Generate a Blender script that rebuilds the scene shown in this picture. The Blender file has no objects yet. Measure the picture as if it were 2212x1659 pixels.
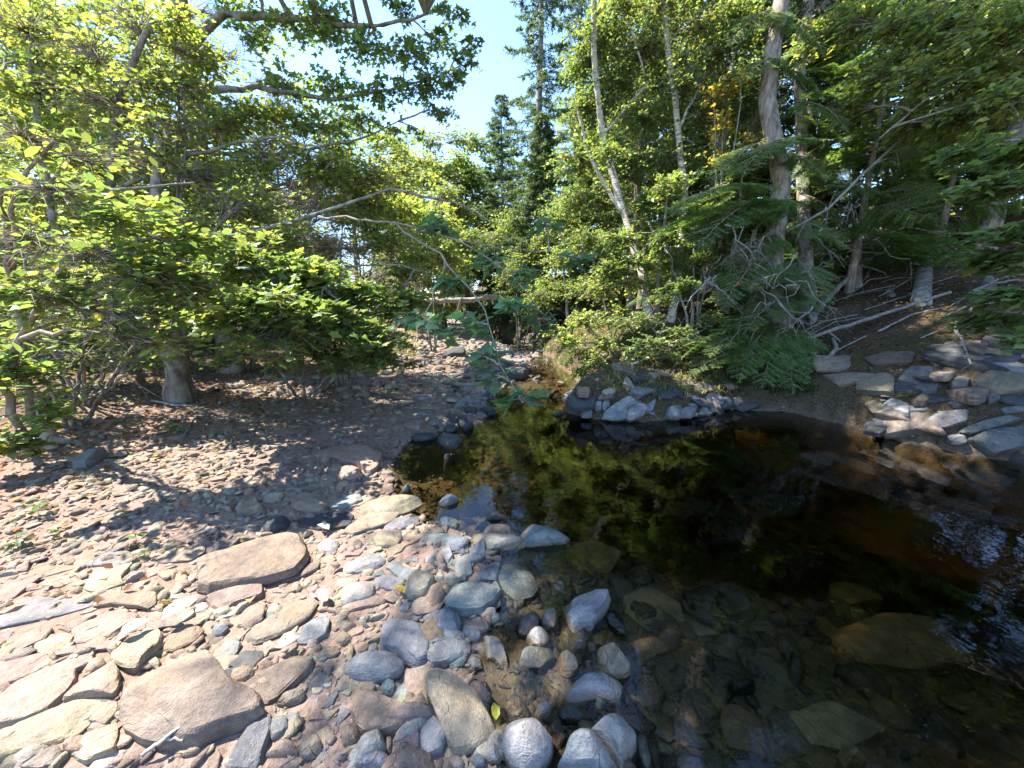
import bpy, math, random
import numpy as np
from mathutils import Vector, Matrix

rng = np.random.default_rng(11)
random.seed(5)
SC = bpy.context.scene
COL = SC.collection

# ------------------------------------------------------------------ camera, sky, sun, exposure
PITCH = math.radians(12.0)
CAMZ = 1.5
FOC = 833.0                      # focal length in picture units, picture 2212 x 1659
cam = bpy.data.cameras.new("camera")
cam.sensor_width = 36.0
cam.lens = 36.0 * FOC / 2212.0
cam.clip_start = 0.02
cam.clip_end = 500.0
camo = bpy.data.objects.new("camera", cam)
camo.location = (0, 0, CAMZ)
camo.rotation_euler = (math.radians(90) - PITCH, 0, 0)
COL.objects.link(camo)
SC.camera = camo

SUN_EL = math.radians(59.0)
SUN_XY = np.array([-0.94, 0.34])
SUN_XY = SUN_XY / np.linalg.norm(SUN_XY)
SUN = np.array([SUN_XY[0] * math.cos(SUN_EL), SUN_XY[1] * math.cos(SUN_EL), math.sin(SUN_EL)])
world = bpy.data.worlds.new("World")
SC.world = world
world.use_nodes = True
wn = world.node_tree
wn.nodes.clear()
sky = wn.nodes.new("ShaderNodeTexSky")
sky.sky_type = 'NISHITA'
sky.sun_disc = False
sky.sun_elevation = SUN_EL
sky.sun_rotation = math.atan2(SUN_XY[0], SUN_XY[1])
sky.air_density = 1.0
sky.dust_density = 0.15
sky.ozone_density = 6.0
bg = wn.nodes.new("ShaderNodeBackground")
bg.inputs[1].default_value = 0.08
wo = wn.nodes.new("ShaderNodeOutputWorld")
wn.links.new(sky.outputs[0], bg.inputs[0])
wn.links.new(bg.outputs[0], wo.inputs[0])
sl = bpy.data.lights.new("sun", 'SUN')
sl.energy = 2.65
sl.angle = math.radians(0.53)
sl.color = (1.0, 0.95, 0.86)
so = bpy.data.objects.new("sun", sl)
so.rotation_euler = Vector(SUN).to_track_quat('Z', 'Y').to_euler()
so.location = tuple(SUN * 60)
COL.objects.link(so)
SC.view_settings.view_transform = 'Standard'
SC.view_settings.look = 'None'
SC.view_settings.gamma = 1.0
SC.view_settings.use_curve_mapping = False
SC.view_settings.exposure = 2.92
SC.render.engine = 'CYCLES'
SC.cycles.use_denoising = True
SC.cycles.max_bounces = 9
SC.cycles.diffuse_bounces = 6
SC.cycles.glossy_bounces = 3
SC.cycles.transmission_bounces = 4
SC.cycles.transparent_max_bounces = 6
SC.cycles.volume_bounces = 0
SC.cycles.caustics_reflective = False
SC.cycles.caustics_refractive = False
SC.cycles.sample_clamp_indirect = 6.0

# ------------------------------------------------------------------ picture <-> place
CP, SP = math.cos(PITCH), math.sin(PITCH)
def ray(px, py):
    dx = (px - 1106.0) / FOC
    dy = (829.5 - py) / FOC
    return np.array([dx, CP + dy * SP, -SP + dy * CP])
def at(px, py, depth):
    return np.array([0, 0, CAMZ]) + ray(px, py) * depth
def gp(px, py, z=0.0):
    d = ray(px, py)
    t = (z - CAMZ) / d[2]
    return np.array([d[0] * t, d[1] * t])
def topix(P):
    P = np.atleast_2d(P)
    x, y, z = P[:, 0], P[:, 1], P[:, 2] - CAMZ
    dep = np.maximum(y * CP - z * SP, 1e-3)
    up = y * SP + z * CP
    return 1106 + FOC * x / dep, 829.5 - FOC * up / dep, dep

# ------------------------------------------------------------------ noise
def _hash(ix, iy, iz, seed):
    with np.errstate(over='ignore'):
        h = (ix.astype(np.int64) * 374761393 + iy.astype(np.int64) * 668265263 + iz.astype(np.int64) * 2147483647 + seed * 974711) & 0xFFFFFFFF
        h = ((h ^ (h >> 13)) * 1274126177) & 0xFFFFFFFF
        h = (h ^ (h >> 16)) & 0xFFFFFF
    return h / float(0xFFFFFF) * 2 - 1
def noise3(P, seed=0):
    P = np.asarray(P, float)
    i = np.floor(P).astype(np.int64)
    f = P - i
    f = f * f * (3 - 2 * f)
    out = 0
    for a in (0, 1):
        for b in (0, 1):
            for c in (0, 1):
                w = (f[:, 0] if a else 1 - f[:, 0]) * (f[:, 1] if b else 1 - f[:, 1]) * (f[:, 2] if c else 1 - f[:, 2])
                out = out + w * _hash(i[:, 0] + a, i[:, 1] + b, i[:, 2] + c, seed)
    return out
def noise2(x, y, seed=0):
    return noise3(np.stack([x, y, np.zeros_like(x) + .37], 1), seed)

# ------------------------------------------------------------------ mesh helpers
class Geo:
    def __init__(self):
        self.V = []; self.F = {3: [], 4: []}; self.C = []; self.n = 0; self.hascol = False
    def add(self, V, F, col=None):
        V = np.asarray(V, float).reshape(-1, 3)
        F = np.asarray(F, np.int64)
        self.F[F.shape[1]].append(F + self.n)
        self.V.append(V)
        if col is None:
            col = np.ones((len(V), 3)) * .5
        else:
            self.hascol = True
            col = np.asarray(col, float)
            if col.ndim == 1:
                col = np.tile(col, (len(V), 1))
        self.C.append(col)
        self.n += len(V)
    def mesh(self, name, smooth=False):
        me = bpy.data.meshes.new(name)
        if not self.V:
            return me
        V = np.concatenate(self.V)
        loops, starts, tot, s = [], [], [], 0
        for k in (3, 4):
            if self.F[k]:
                F = np.concatenate(self.F[k])
                loops.append(F.ravel())
                starts.append(s + np.arange(len(F)) * k)
                tot.append(np.full(len(F), k))
                s += F.size
        L = np.concatenate(loops); S = np.concatenate(starts); T = np.concatenate(tot)
        me.vertices.add(len(V)); me.vertices.foreach_set("co", V.ravel().astype(np.float32))
        me.loops.add(len(L)); me.loops.foreach_set("vertex_index", L.astype(np.int32))
        me.polygons.add(len(S)); me.polygons.foreach_set("loop_start", S.astype(np.int32))
        me.polygons.foreach_set("loop_total", T.astype(np.int32))
        if smooth:
            me.polygons.foreach_set("use_smooth", np.ones(len(S), bool))
        me.update(calc_edges=True)
        if self.hascol:
            c = np.concatenate(self.C)
            a = me.color_attributes.new("col", 'FLOAT_COLOR', 'POINT')
            a.data.foreach_set("color", np.concatenate([c, np.ones((len(c), 1))], 1).ravel().astype(np.float32))
        return me

def link(name, me, mat=None, parent=None, loc=None):
    o = bpy.data.objects.new(name, me)
    COL.objects.link(o)
    if mat is not None and me is not None and len(me.materials) == 0:
        me.materials.append(mat)
    if loc is not None:
        o.location = loc
    if parent is not None:
        o.parent = parent
    return o
def tag(o, label=None, cat=None, group=None, kind=None):
    if label: o["label"] = label
    if cat: o["category"] = cat
    if group: o["group"] = group
    if kind: o["kind"] = kind
    return o
def empty(name, loc):
    o = bpy.data.objects.new(name, None)
    o.empty_display_size = .1
    o.location = tuple(float(v) for v in loc)
    COL.objects.link(o)
    return o
def copy_tree(o, parent=None):
    c = o.copy(); COL.objects.link(c); c.parent = parent
    for ch in list(o.children):
        copy_tree(ch, c)
    return c
def unit(v):
    v = np.asarray(v, float)
    return v / np.maximum(np.linalg.norm(v, axis=-1, keepdims=True), 1e-9)

def tube(g, pts, rad, sides=6, col=None, closed_tip=True):
    pts = np.asarray(pts, float); k = len(pts)
    rad = np.broadcast_to(np.asarray(rad, float), (k,))
    t = np.gradient(pts, axis=0); t = unit(t)
    ref = np.array([0, 0, 1.0]) if abs(t[0, 2]) < .9 else np.array([1.0, 0, 0])
    a = unit(np.cross(t, ref)); b = np.cross(t, a)
    th = np.arange(sides) * 2 * np.pi / sides
    V = pts[:, None, :] + rad[:, None, None] * (np.cos(th)[None, :, None] * a[:, None, :] + np.sin(th)[None, :, None] * b[:, None, :])
    i = np.arange(k - 1)[:, None] * sides; j = np.arange(sides)[None, :]; j2 = (j + 1) % sides
    F = np.stack([i + j, i + j2, i + sides + j2, i + sides + j], -1).reshape(-1, 4)
    g.add(V.reshape(-1, 3), F, col)

def tubes_batch(g, P, R, sides=3, col=None):
    """many tubes at once: P (m,k,3), R (m,k)"""
    m, k, _ = P.shape
    if m == 0: return
    t = unit(np.gradient(P, axis=1))
    ref = np.where(np.abs(t[..., 2:3]) < .9, np.array([0, 0, 1.0]), np.array([1.0, 0, 0]))
    a = unit(np.cross(t, ref)); b = np.cross(t, a)
    th = np.arange(sides) * 2 * np.pi / sides
    V = P[:, :, None, :] + R[:, :, None, None] * (np.cos(th)[:, None] * a[:, :, None, :] + np.sin(th)[:, None] * b[:, :, None, :])
    base = (np.arange(m) * k * sides)[:, None, None]
    i = (np.arange(k - 1) * sides)[None, :, None]; j = np.arange(sides)[None, None, :]; j2 = (j + 1) % sides
    F = np.stack([base + i + j, base + i + j2, base + i + sides + j2, base + i + sides + j], -1).reshape(-1, 4)
    g.add(V.reshape(-1, 3), F, col)

# leaf blades: base at the origin, blade along +y, upper face +z
OVAL_V = np.array([(0, 0, 0), (-.24, .22, .05), (-.27, .6, .05), (0, 1, -.06), (.27, .6, .05), (.24, .22, .05), (0, .35, 0), (0, .7, -.01)])
OVAL_F = np.array([(0, 6, 1), (6, 2, 1), (6, 7, 2), (7, 3, 2), (0, 5, 6), (6, 5, 4), (6, 4, 7), (7, 4, 3)])
KITE_V = np.array([(0, 0, 0), (-.3, .45, .06), (0, 1, -.04), (.3, .45, .06)])
KITE_F = np.array([(0, 2, 1), (0, 3, 2)])
_o = [(0, 0), (.24, -.06), (.22, .14), (.54, .40), (.24, .46), (.20, .66), (0, 1)]
_mv = [(0, .36, .03)] + [(x, y, 0 if x == 0 else -.03 - .12 * x) for x, y in _o] + [(-x, y, -.03 - .12 * x) for x, y in _o[1:-1]]
MAPLE_V = np.array(_mv)
MAPLE_F = np.array([(0, i, i + 1) for i in range(1, 7)] + [(0, 8, 1)] + [(0, i + 1, i) for i in range(8, 12)] + [(0, 7, 12)])
_m2 = [(0, 0), (.46, .32), (.2, .5), (0, 1)]
MAPLE2_V = np.array([(0, 0, 0), (.48, .34, -.08), (.17, .48, 0), (0, 1, -.05), (-.17, .48, 0), (-.48, .34, -.08)])
MAPLE2_F = np.array([(0, 1, 2), (0, 2, 4), (2, 3, 4), (0, 4, 5)])
TEMPL = {"oval": (OVAL_V, OVAL_F), "kite": (KITE_V, KITE_F), "maple": (MAPLE_V, MAPLE_F), "maple2": (MAPLE2_V, MAPLE2_F)}

def leaf_frames(d, n):
    n = unit(n); y = unit(d - np.sum(d * n, -1, keepdims=True) * n)
    x = np.cross(y, n)
    return np.stack([x, y, n], -1)          # columns
def add_leaves(g, tmpl, pos, d, n, size, col):
    if len(pos) == 0: return
    TV, TF = TEMPL[tmpl]
    R = leaf_frames(d, n)
    V = np.einsum('nij,kj->nki', R, TV) * np.asarray(size)[:, None, None] + pos[:, None, :]
    m = len(TV)
    F = (TF[None] + (np.arange(len(pos)) * m)[:, None, None]).reshape(-1, 3)
    g.add(V.reshape(-1, 3), F, np.repeat(col, m, axis=0))

# ------------------------------------------------------------------ materials
def nodes(name):
    m = bpy.data.materials.new(name); m.use_nodes = True
    nt = m.node_tree; nt.nodes.clear()
    return m, nt
def N(nt, typ, **kw):
    n = nt.nodes.new(typ)
    for k, v in kw.items():
        if k.startswith("i_"):
            key = k[2:]; key = int(key) if key.isdigit() else key.replace("__", " ")
            n.inputs[key].default_value = v
        else:
            setattr(n, k, v)
    return n
def L(nt, a, b): nt.links.new(a, b)
def ramp(nt, fac, stops):
    r = N(nt, "ShaderNodeValToRGB")
    e = r.color_ramp.elements
    while len(e) < len(stops): e.new(.5)
    for el, (p, c) in zip(e, stops):
        el.position = p
        el.color = (c, c, c, 1) if isinstance(c, (int, float)) else (*c, 1)
    L(nt, fac, r.inputs[0])
    return r.outputs[0]
def mixc(nt, fac, a, b, typ='MIX'):
    m = N(nt, "ShaderNodeMix", data_type='RGBA', blend_type=typ)
    for k, v in ((0, fac), (6, a), (7, b)):
        s = m.inputs[k]
        if hasattr(v, "is_linked"): L(nt, v, s)
        elif isinstance(v, (int, float)): s.default_value = v if k == 0 else (v, v, v, 1)
        else: s.default_value = (*v, 1)
    return m.outputs[2]
def noise(nt, vec, scale, detail=4, rough=.55, dist=0.0):
    n = N(nt, "ShaderNodeTexNoise")
    n.inputs["Scale"].default_value = scale; n.inputs["Detail"].default_value = detail
    n.inputs["Roughness"].default_value = rough; n.inputs["Distortion"].default_value = dist
    L(nt, vec, n.inputs["Vector"])
    return n.outputs["Fac"]

def leaf_material(name, trans=.52, objcol=False, gloss=.42):
    m, nt = nodes(name)
    if objcol:
        oi = N(nt, "ShaderNodeObjectInfo"); c = oi.outputs["Color"]
    else:
        a = N(nt, "ShaderNodeAttribute", attribute_name="col"); c = a.outputs["Color"]
    tc = N(nt, "ShaderNodeTexCoord")
    nz = noise(nt, tc.outputs["Object"], 9.0, 3)
    c = mixc(nt, 1.0, c, ramp(nt, nz, [(.3, .72), (.7, 1.25)]), 'MULTIPLY')
    p = N(nt, "ShaderNodeBsdfPrincipled"); L(nt, c, p.inputs["Base Color"])
    p.inputs["Roughness"].default_value = gloss
    p.inputs["Specular IOR Level"].default_value = .45
    t = N(nt, "ShaderNodeBsdfTranslucent")
    tcol = mixc(nt, 1.0, c, (1.7, 1.6, .85), 'MULTIPLY'); L(nt, tcol, t.inputs[0])
    mx = N(nt, "ShaderNodeMixShader"); mx.inputs[0].default_value = trans
    L(nt, p.outputs[0], mx.inputs[1]); L(nt, t.outputs[0], mx.inputs[2])
    o = N(nt, "ShaderNodeOutputMaterial"); L(nt, mx.outputs[0], o.inputs[0])
    return m
M_LEAF = leaf_material("leaf")
M_LEAFOBJ = leaf_material("leaf_single", objcol=True)
M_NEEDLE = leaf_material("needles", trans=.5, gloss=.5)

def bark_material(name, c1, c2, c3, vscale=14.0, birch=False):
    m, nt = nodes(name)
    tc = N(nt, "ShaderNodeTexCoord")
    mp = N(nt, "ShaderNodeMapping")
    mp.inputs["Scale"].default_value = (vscale, vscale, vscale * (1.6 if birch else .22))
    if birch: mp.inputs["Scale"].default_value = (vscale * .35, vscale * .35, vscale * 2.2)
    L(nt, tc.outputs["Object"], mp.inputs[0])
    n1 = noise(nt, mp.outputs[0], 1.0, 5, .65)
    n2 = noise(nt, tc.outputs["Object"], 5.0, 4, .6)
    c = mixc(nt, ramp(nt, n1, [(.38, 0.0), (.62, 1.0)]), c1, c2)
    c = mixc(nt, ramp(nt, n2, [(.52, 0.0), (.68, 1.0)]), c, c3)
    p = N(nt, "ShaderNodeBsdfPrincipled"); L(nt, c, p.inputs["Base Color"]); p.inputs["Roughness"].default_value = .9
    p.inputs["Specular IOR Level"].default_value = .2
    b = N(nt, "ShaderNodeBump"); b.inputs["Strength"].default_value = .7; b.inputs["Distance"].default_value = .012
    L(nt, n1, b.inputs["Height"]); L(nt, b.outputs[0], p.inputs["Normal"])
    o = N(nt, "ShaderNodeOutputMaterial"); L(nt, p.outputs[0], o.inputs[0])
    return m
M_BARK = bark_material("bark_grey", (.10, .085, .07), (.26, .235, .205), (.33, .33, .29))
M_BIRCH = bark_material("bark_birch", (.22, .19, .16), (.62, .58, .52), (.5, .42, .34), 16, True)
M_SPRUCE = bark_material("bark_spruce", (.13, .10, .08), (.32, .27, .23), (.38, .37, .33), 18)
M_DEAD = bark_material("bark_dead", (.15, .13, .115), (.30, .275, .245), (.24, .23, .20), 30)
M_TWIG = bark_material("bark_twig", (.14, .11, .08), (.30, .25, .19), (.22, .2, .15), 30)

def rock_material(name, vertex=False, bed=False):
    m, nt = nodes(name)
    tc = N(nt, "ShaderNodeTexCoord"); geo = N(nt, "ShaderNodeNewGeometry")
    if vertex:
        a = N(nt, "ShaderNodeAttribute", attribute_name="col"); c = a.outputs["Color"]; vec = tc.outputs["Object"]
    else:
        oi = N(nt, "ShaderNodeObjectInfo"); c = oi.outputs["Color"]
        ad = N(nt, "ShaderNodeVectorMath", operation='ADD'); L(nt, geo.outputs["Position"], ad.inputs[0])
        cb = N(nt, "ShaderNodeCombineXYZ"); ml = N(nt, "ShaderNodeMath", operation='MULTIPLY'); ml.inputs[1].default_value = 37.0
        L(nt, oi.outputs["Random"], ml.inputs[0])
        for k in range(3): L(nt, ml.outputs[0], cb.inputs[k])
        L(nt, cb.outputs[0], ad.inputs[1]); vec = ad.outputs[0]
    n1 = noise(nt, vec, 5.0, 5, .6, .6)
    n2 = noise(nt, vec, 26.0, 5, .65)
    n3 = noise(nt, vec, 160.0, 2, .6)
    mp = N(nt, "ShaderNodeMapping"); mp.inputs["Scale"].default_value = (3.0, 7.0, 60.0); mp.inputs["Rotation"].default_value = (.25, .15, .6)
    L(nt, vec, mp.inputs[0]); n4 = noise(nt, mp.outputs[0], 1.0, 4, .6, .3)
    c = mixc(nt, 1.0, c, ramp(nt, n1, [(.28, (.50, .52, .56)), (.5, (1., 1., 1.)), (.72, (1.35, 1.22, 1.05))]), 'MULTIPLY')
    c = mixc(nt, .75, c, ramp(nt, n2, [(.3, .66), (.55, 1.05), (.8, 1.35)]), 'MULTIPLY')
    c = mixc(nt, .4, c, ramp(nt, n4, [(.34, .5), (.48, 1.0), (.7, 1.2)]), 'MULTIPLY')
    c = mixc(nt, .6, c, ramp(nt, n3, [(.3, .7), (.55, 1.0), (.75, 1.35)]), 'MULTIPLY')
    # hairline cracks and pale lichen specks
    wv = N(nt, "ShaderNodeVectorMath", operation='ADD'); L(nt, vec, wv.inputs[0])
    nv = N(nt, "ShaderNodeTexNoise"); nv.inputs["Scale"].default_value = 7.0; L(nt, vec, nv.inputs["Vector"])
    sc = N(nt, "ShaderNodeVectorMath", operation='SCALE'); L(nt, nv.outputs["Color"], sc.inputs[0]); sc.inputs["Scale"].default_value = .16
    L(nt, sc.outputs[0], wv.inputs[1])
    vo = N(nt, "ShaderNodeTexVoronoi", feature='DISTANCE_TO_EDGE'); vo.inputs["Scale"].default_value = 5.5; L(nt, wv.outputs[0], vo.inputs["Vector"])
    ck = N(nt, "ShaderNodeMath", operation='MULTIPLY'); L(nt, ramp(nt, vo.outputs["Distance"], [(.0, 1.0), (.013, 0.0)]), ck.inputs[0])
    L(nt, ramp(nt, noise(nt, vec, 4.0, 2, .5), [(.52, 0.0), (.66, .4)]), ck.inputs[1])
    c = mixc(nt, ck.outputs[0], c, mixc(nt, 1.0, c, (.35, .33, .32), 'MULTIPLY'))
    lich = N(nt, "ShaderNodeMath", operation='MULTIPLY'); L(nt, ramp(nt, noise(nt, vec, 70.0, 3, .6), [(.62, 0.0), (.70, .5)]), lich.inputs[0])
    L(nt, ramp(nt, noise(nt, vec, 6.0, 2, .5), [(.5, 0.0), (.62, 1.0)]), lich.inputs[1])
    c = mixc(nt, lich.outputs[0], c, (.42, .42, .37))
    # iron stain patches
    c = mixc(nt, ramp(nt, noise(nt, vec, 8.0, 3, .5), [(.6, 0.0), (.75, .45)]), c, (.26, .15, .08))
    # wet and algae-dark at and below the waterline
    sx = N(nt, "ShaderNodeSeparateXYZ"); L(nt, geo.outputs["Position"], sx.inputs[0])
    mr = N(nt, "ShaderNodeMapRange"); mr.inputs[1].default_value = .012; mr.inputs[2].default_value = .035
    mr.inputs[3].default_value = 1.0; mr.inputs[4].default_value = 0.0
    L(nt, sx.outputs[2], mr.inputs[0])
    wet = mr.outputs[0]
    c = mixc(nt, wet, c, mixc(nt, 1.0, c, (.62, .54, .40) if not bed else (.8, .7, .5), 'MULTIPLY'))
    p = N(nt, "ShaderNodeBsdfPrincipled"); L(nt, c, p.inputs["Base Color"])
    L(nt, ramp(nt, wet, [(0, .82), (1, .35)]), p.inputs["Roughness"])
    p.inputs["Specular IOR Level"].default_value = .35
    b = N(nt, "ShaderNodeBump"); b.inputs["Strength"].default_value = .9; b.inputs["Distance"].default_value = .016
    s = N(nt, "ShaderNodeMath", operation='ADD'); L(nt, n2, s.inputs[0])
    s2 = N(nt, "ShaderNodeMath", operation='MULTIPLY'); L(nt, n4, s2.inputs[0]); s2.inputs[1].default_value = .35
    L(nt, s2.outputs[0], s.inputs[1])
    s3 = N(nt, "ShaderNodeMath", operation='MULTIPLY_ADD'); L(nt, n3, s3.inputs[0]); s3.inputs[1].default_value = .25; L(nt, s.outputs[0], s3.inputs[2])
    s4 = N(nt, "ShaderNodeMath", operation='SUBTRACT'); L(nt, s3.outputs[0], s4.inputs[0]); L(nt, ck.outputs[0], s4.inputs[1])
    L(nt, s4.outputs[0], b.inputs["Height"]); L(nt, b.outputs[0], p.inputs["Normal"])
    o = N(nt, "ShaderNodeOutputMaterial"); L(nt, p.outputs[0], o.inputs[0])
    return m
M_ROCK = rock_material("rock")
M_GRAVEL = rock_material("gravel", vertex=True)

def ground_material():
    m, nt = nodes("ground")
    a = N(nt, "ShaderNodeAttribute", attribute_name="col")      # r forest floor, g moss, b stream bed
    sep = N(nt, "ShaderNodeSeparateColor"); L(nt, a.outputs["Color"], sep.inputs[0])
    tc = N(nt, "ShaderNodeTexCoord"); v = tc.outputs["Object"]
    n1 = noise(nt, v, 1.3, 5, .6); n2 = noise(nt, v, 30.0, 5, .7); n3 = noise(nt, v, 120.0, 3, .6)
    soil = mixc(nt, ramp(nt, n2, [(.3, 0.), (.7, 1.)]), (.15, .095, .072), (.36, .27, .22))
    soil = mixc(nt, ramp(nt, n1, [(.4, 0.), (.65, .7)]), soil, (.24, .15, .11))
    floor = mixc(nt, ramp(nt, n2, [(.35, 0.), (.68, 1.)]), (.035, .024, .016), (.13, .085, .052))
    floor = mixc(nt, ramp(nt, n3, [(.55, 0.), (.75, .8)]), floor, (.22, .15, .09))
    moss = mixc(nt, ramp(nt, n2, [(.3, 0.), (.7, 1.)]), (.025, .035, .012), (.09, .11, .03))
    bed = mixc(nt, ramp(nt, n2, [(.3, 0.), (.7, 1.)]), (.055, .045, .028), (.13, .10, .06))
    c = mixc(nt, sep.outputs[0], soil, floor)
    mf = N(nt, "ShaderNodeMath", operation='MULTIPLY'); L(nt, sep.outputs[1], mf.inputs[0]); L(nt, ramp(nt, n1, [(.35, .2), (.6, 1.)]), mf.inputs[1])
    c = mixc(nt, mf.outputs[0], c, moss)
    c = mixc(nt, sep.outputs[2], c, bed)
    p = N(nt, "ShaderNodeBsdfPrincipled"); L(nt, c, p.inputs["Base Color"]); p.inputs["Roughness"].default_value = .95
    p.inputs["Specular IOR Level"].default_value = .15
    b = N(nt, "ShaderNodeBump"); b.inputs["Strength"].default_value = .8; b.inputs["Distance"].default_value = .03
    L(nt, n2, b.inputs["Height"]); L(nt, b.outputs[0], p.inputs["Normal"])
    o = N(nt, "ShaderNodeOutputMaterial"); L(nt, p.outputs[0], o.inputs[0])
    return m
M_GROUND = ground_material()

def water_material():
    m, nt = nodes("stream_water")
    tc = N(nt, "ShaderNodeTexCoord"); v = tc.outputs["Object"]
    mp = N(nt, "ShaderNodeMapping"); mp.inputs["Scale"].default_value = (1.0, .55, 1.0); mp.inputs["Rotation"].default_value = (0, 0, .5)
    L(nt, v, mp.inputs[0])
    n1 = noise(nt, mp.outputs[0], 5.0, 3, .5); n2 = noise(nt, v, 22.0, 2, .5)
    s = N(nt, "ShaderNodeMath", operation='MULTIPLY_ADD'); L(nt, n2, s.inputs[0]); s.inputs[1].default_value = .12; L(nt, n1, s.inputs[2])
    b = N(nt, "ShaderNodeBump"); b.inputs["Strength"].default_value = .06; b.inputs["Distance"].default_value = .05
    L(nt, s.outputs[0], b.inputs["Height"])
    fr = N(nt, "ShaderNodeFresnel"); fr.inputs[0].default_value = 1.333; L(nt, b.outputs[0], fr.inputs["Normal"])
    tr = N(nt, "ShaderNodeBsdfTransparent"); tr.inputs[0].default_value = (.97, .95, .88, 1)
    gl = N(nt, "ShaderNodeBsdfGlossy"); gl.inputs["Roughness"].default_value = .015; L(nt, b.outputs[0], gl.inputs["Normal"])
    gl.inputs["Color"].default_value = (1, 1, 1, 1)
    mx = N(nt, "ShaderNodeMixShader"); L(nt, fr.outputs[0], mx.inputs[0]); L(nt, tr.outputs[0], mx.inputs[1]); L(nt, gl.outputs[0], mx.inputs[2])
    va = N(nt, "ShaderNodeVolumeAbsorption"); va.inputs["Color"].default_value = (.57, .50, .25, 1); va.inputs["Density"].default_value = 3.6
    o = N(nt, "ShaderNodeOutputMaterial"); L(nt, mx.outputs[0], o.inputs[0]); L(nt, va.outputs[0], o.inputs["Volume"])
    return m
M_WATER = water_material()

# ------------------------------------------------------------------ the ground
LS_PX = [(1075, 1645), (1050, 1540), (1010, 1450), (1045, 1380), (1075, 1300), (1070, 1220), (1000, 1150), (900, 1120), (845, 1060), (850, 1000),
         (880, 955), (960, 935), (1040, 915), (1060, 890), (1050, 865), (1100, 830), (1150, 800), (1130, 785), (1165, 768)]
RS_PX = [(2212, 1000), (2100, 985), (1950, 955), (1850, 925), (1700, 890), (1570, 885), (1480, 905), (1390, 912), (1280, 905), (1215, 890), (1225, 860),
         (1250, 835), (1240, 810), (1200, 785), (1190, 768)]
LSH = [(1.2, -9), (.5, -3), (.15, .2)] + [tuple(gp(*p)) for p in LS_PX] + [(.2, 11.2), (-.5, 14), (-1.4, 18), (-3, 24), (-6, 45), (-8, 75)]
RSH = [(6.6, -9), (6.4, -2), (6.2, 1.5), (5.9, 3)] + [tuple(gp(*p)) for p in RS_PX] + [(1.0, 11.2), (.3, 14), (-.4, 18), (-2, 24), (-5, 45), (-7, 75)]
LSH = np.array(LSH); RSH = np.array(RSH)
def seg_dist(x, y, poly):
    best = np.full(x.shape, 1e9)
    for (ax, ay), (bx, by) in zip(poly[:-1], poly[1:]):
        dx, dy = bx - ax, by - ay
        t = np.clip(((x - ax) * dx + (y - ay) * dy) / (dx * dx + dy * dy), 0, 1)
        best = np.minimum(best, (x - ax - t * dx) ** 2 + (y - ay - t * dy) ** 2)
    return np.sqrt(best)
WPOLY = np.concatenate([LSH, RSH[::-1]])
def in_poly(x, y, poly):
    ins = np.zeros(x.shape, bool)
    n = len(poly)
    for i in range(n):
        x1, y1 = poly[i]; x2, y2 = poly[(i + 1) % n]
        c = (y1 > y) != (y2 > y)
        with np.errstate(divide='ignore', invalid='ignore'):
            xi = (x2 - x1) * (y - y1) / (y2 - y1 if y2 != y1 else 1e-9) + x1
        ins ^= c & (x < xi)
    return ins
def shore(x, y):
    x = np.atleast_1d(np.asarray(x, float)); y = np.atleast_1d(np.asarray(y, float))
    return seg_dist(x, y, LSH), seg_dist(x, y, RSH), in_poly(x, y, WPOLY)
def height(x, y):
    x = np.atleast_1d(np.asarray(x, float)); y = np.atleast_1d(np.asarray(y, float))
    dl, dr, ins = shore(x, y)
    zl = np.interp(dl, [0, .5, 1, 3, 6, 12, 30, 60], [.012, .05, .085, .20, .38, .9, 2.6, 5])
    far = np.clip((y - 8) / 6, 0, 1)
    zr = np.interp(dr, [0, .2, .6, 1.3, 2.5, 5, 10, 20, 45], [.02, .42, .82, 1.15, 1.55, 2.6, 4.8, 8.5, 15]) * (1 - .45 * far)
    zr = zr * (1 - .5 * np.exp(-((x - 1.8) / 1.1) ** 2 - ((y - 6.0) / .9) ** 2))
    land = np.where(dl < dr, zl, zr) + .03 * np.clip(y - 13, 0, 60)
    cap = np.where(y > 6.6, .22, .72)
    near = np.clip((y - 1.9) / .5, 0, 1) * np.clip((6.6 - y) / .5, 0, 1)
    bl = np.interp(dl, [0, .3, 1.2, 2.4, 3.6], [.01, .035, .10, .34, .72]) * (1 - near) + np.interp(dl, [0, .12, .4, 1.2, 2.4], [.02, .10, .18, .40, .72]) * near
    bed = -np.minimum(np.minimum(bl, cap), .10 + .9 * dr)
    z = np.where(ins, bed, land)
    nz = noise2(x * 1.1, y * 1.1, 3) * .06 + noise2(x * 3.7, y * 3.7, 4) * .03 + noise2(x * 11, y * 11, 5) * .010
    amp = np.where(ins, .35, np.clip(np.minimum(dl, dr) / 1.5, .18, 1.0))
    steep = np.where((~ins) & (dr <= dl), np.clip(dr / .4, 0, 1), 0)
    z = z + nz * amp + steep * (noise2(x * 1.9, y * 1.9, 8) * .12 + noise2(x * .7, y * .7, 9) * .15)
    return z
def h1(x, y): return float(height(x, y)[0])
def hit(px, py, tmax=40):
    d = ray(px, py)
    t = np.concatenate([np.arange(.6, 8, .02), np.arange(8, tmax, .06)])
    X, Y, Z = d[0] * t, d[1] * t, CAMZ + d[2] * t
    H = height(X, Y)
    k = np.argmax(Z <= H)
    if Z[k] > H[k]: k = len(t) - 1
    return np.array([X[k], Y[k], H[k]])
def normal_at(x, y, e=.15):
    return unit(np.array([h1(x - e, y) - h1(x + e, y), h1(x, y - e) - h1(x, y + e), 2 * e]))

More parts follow.
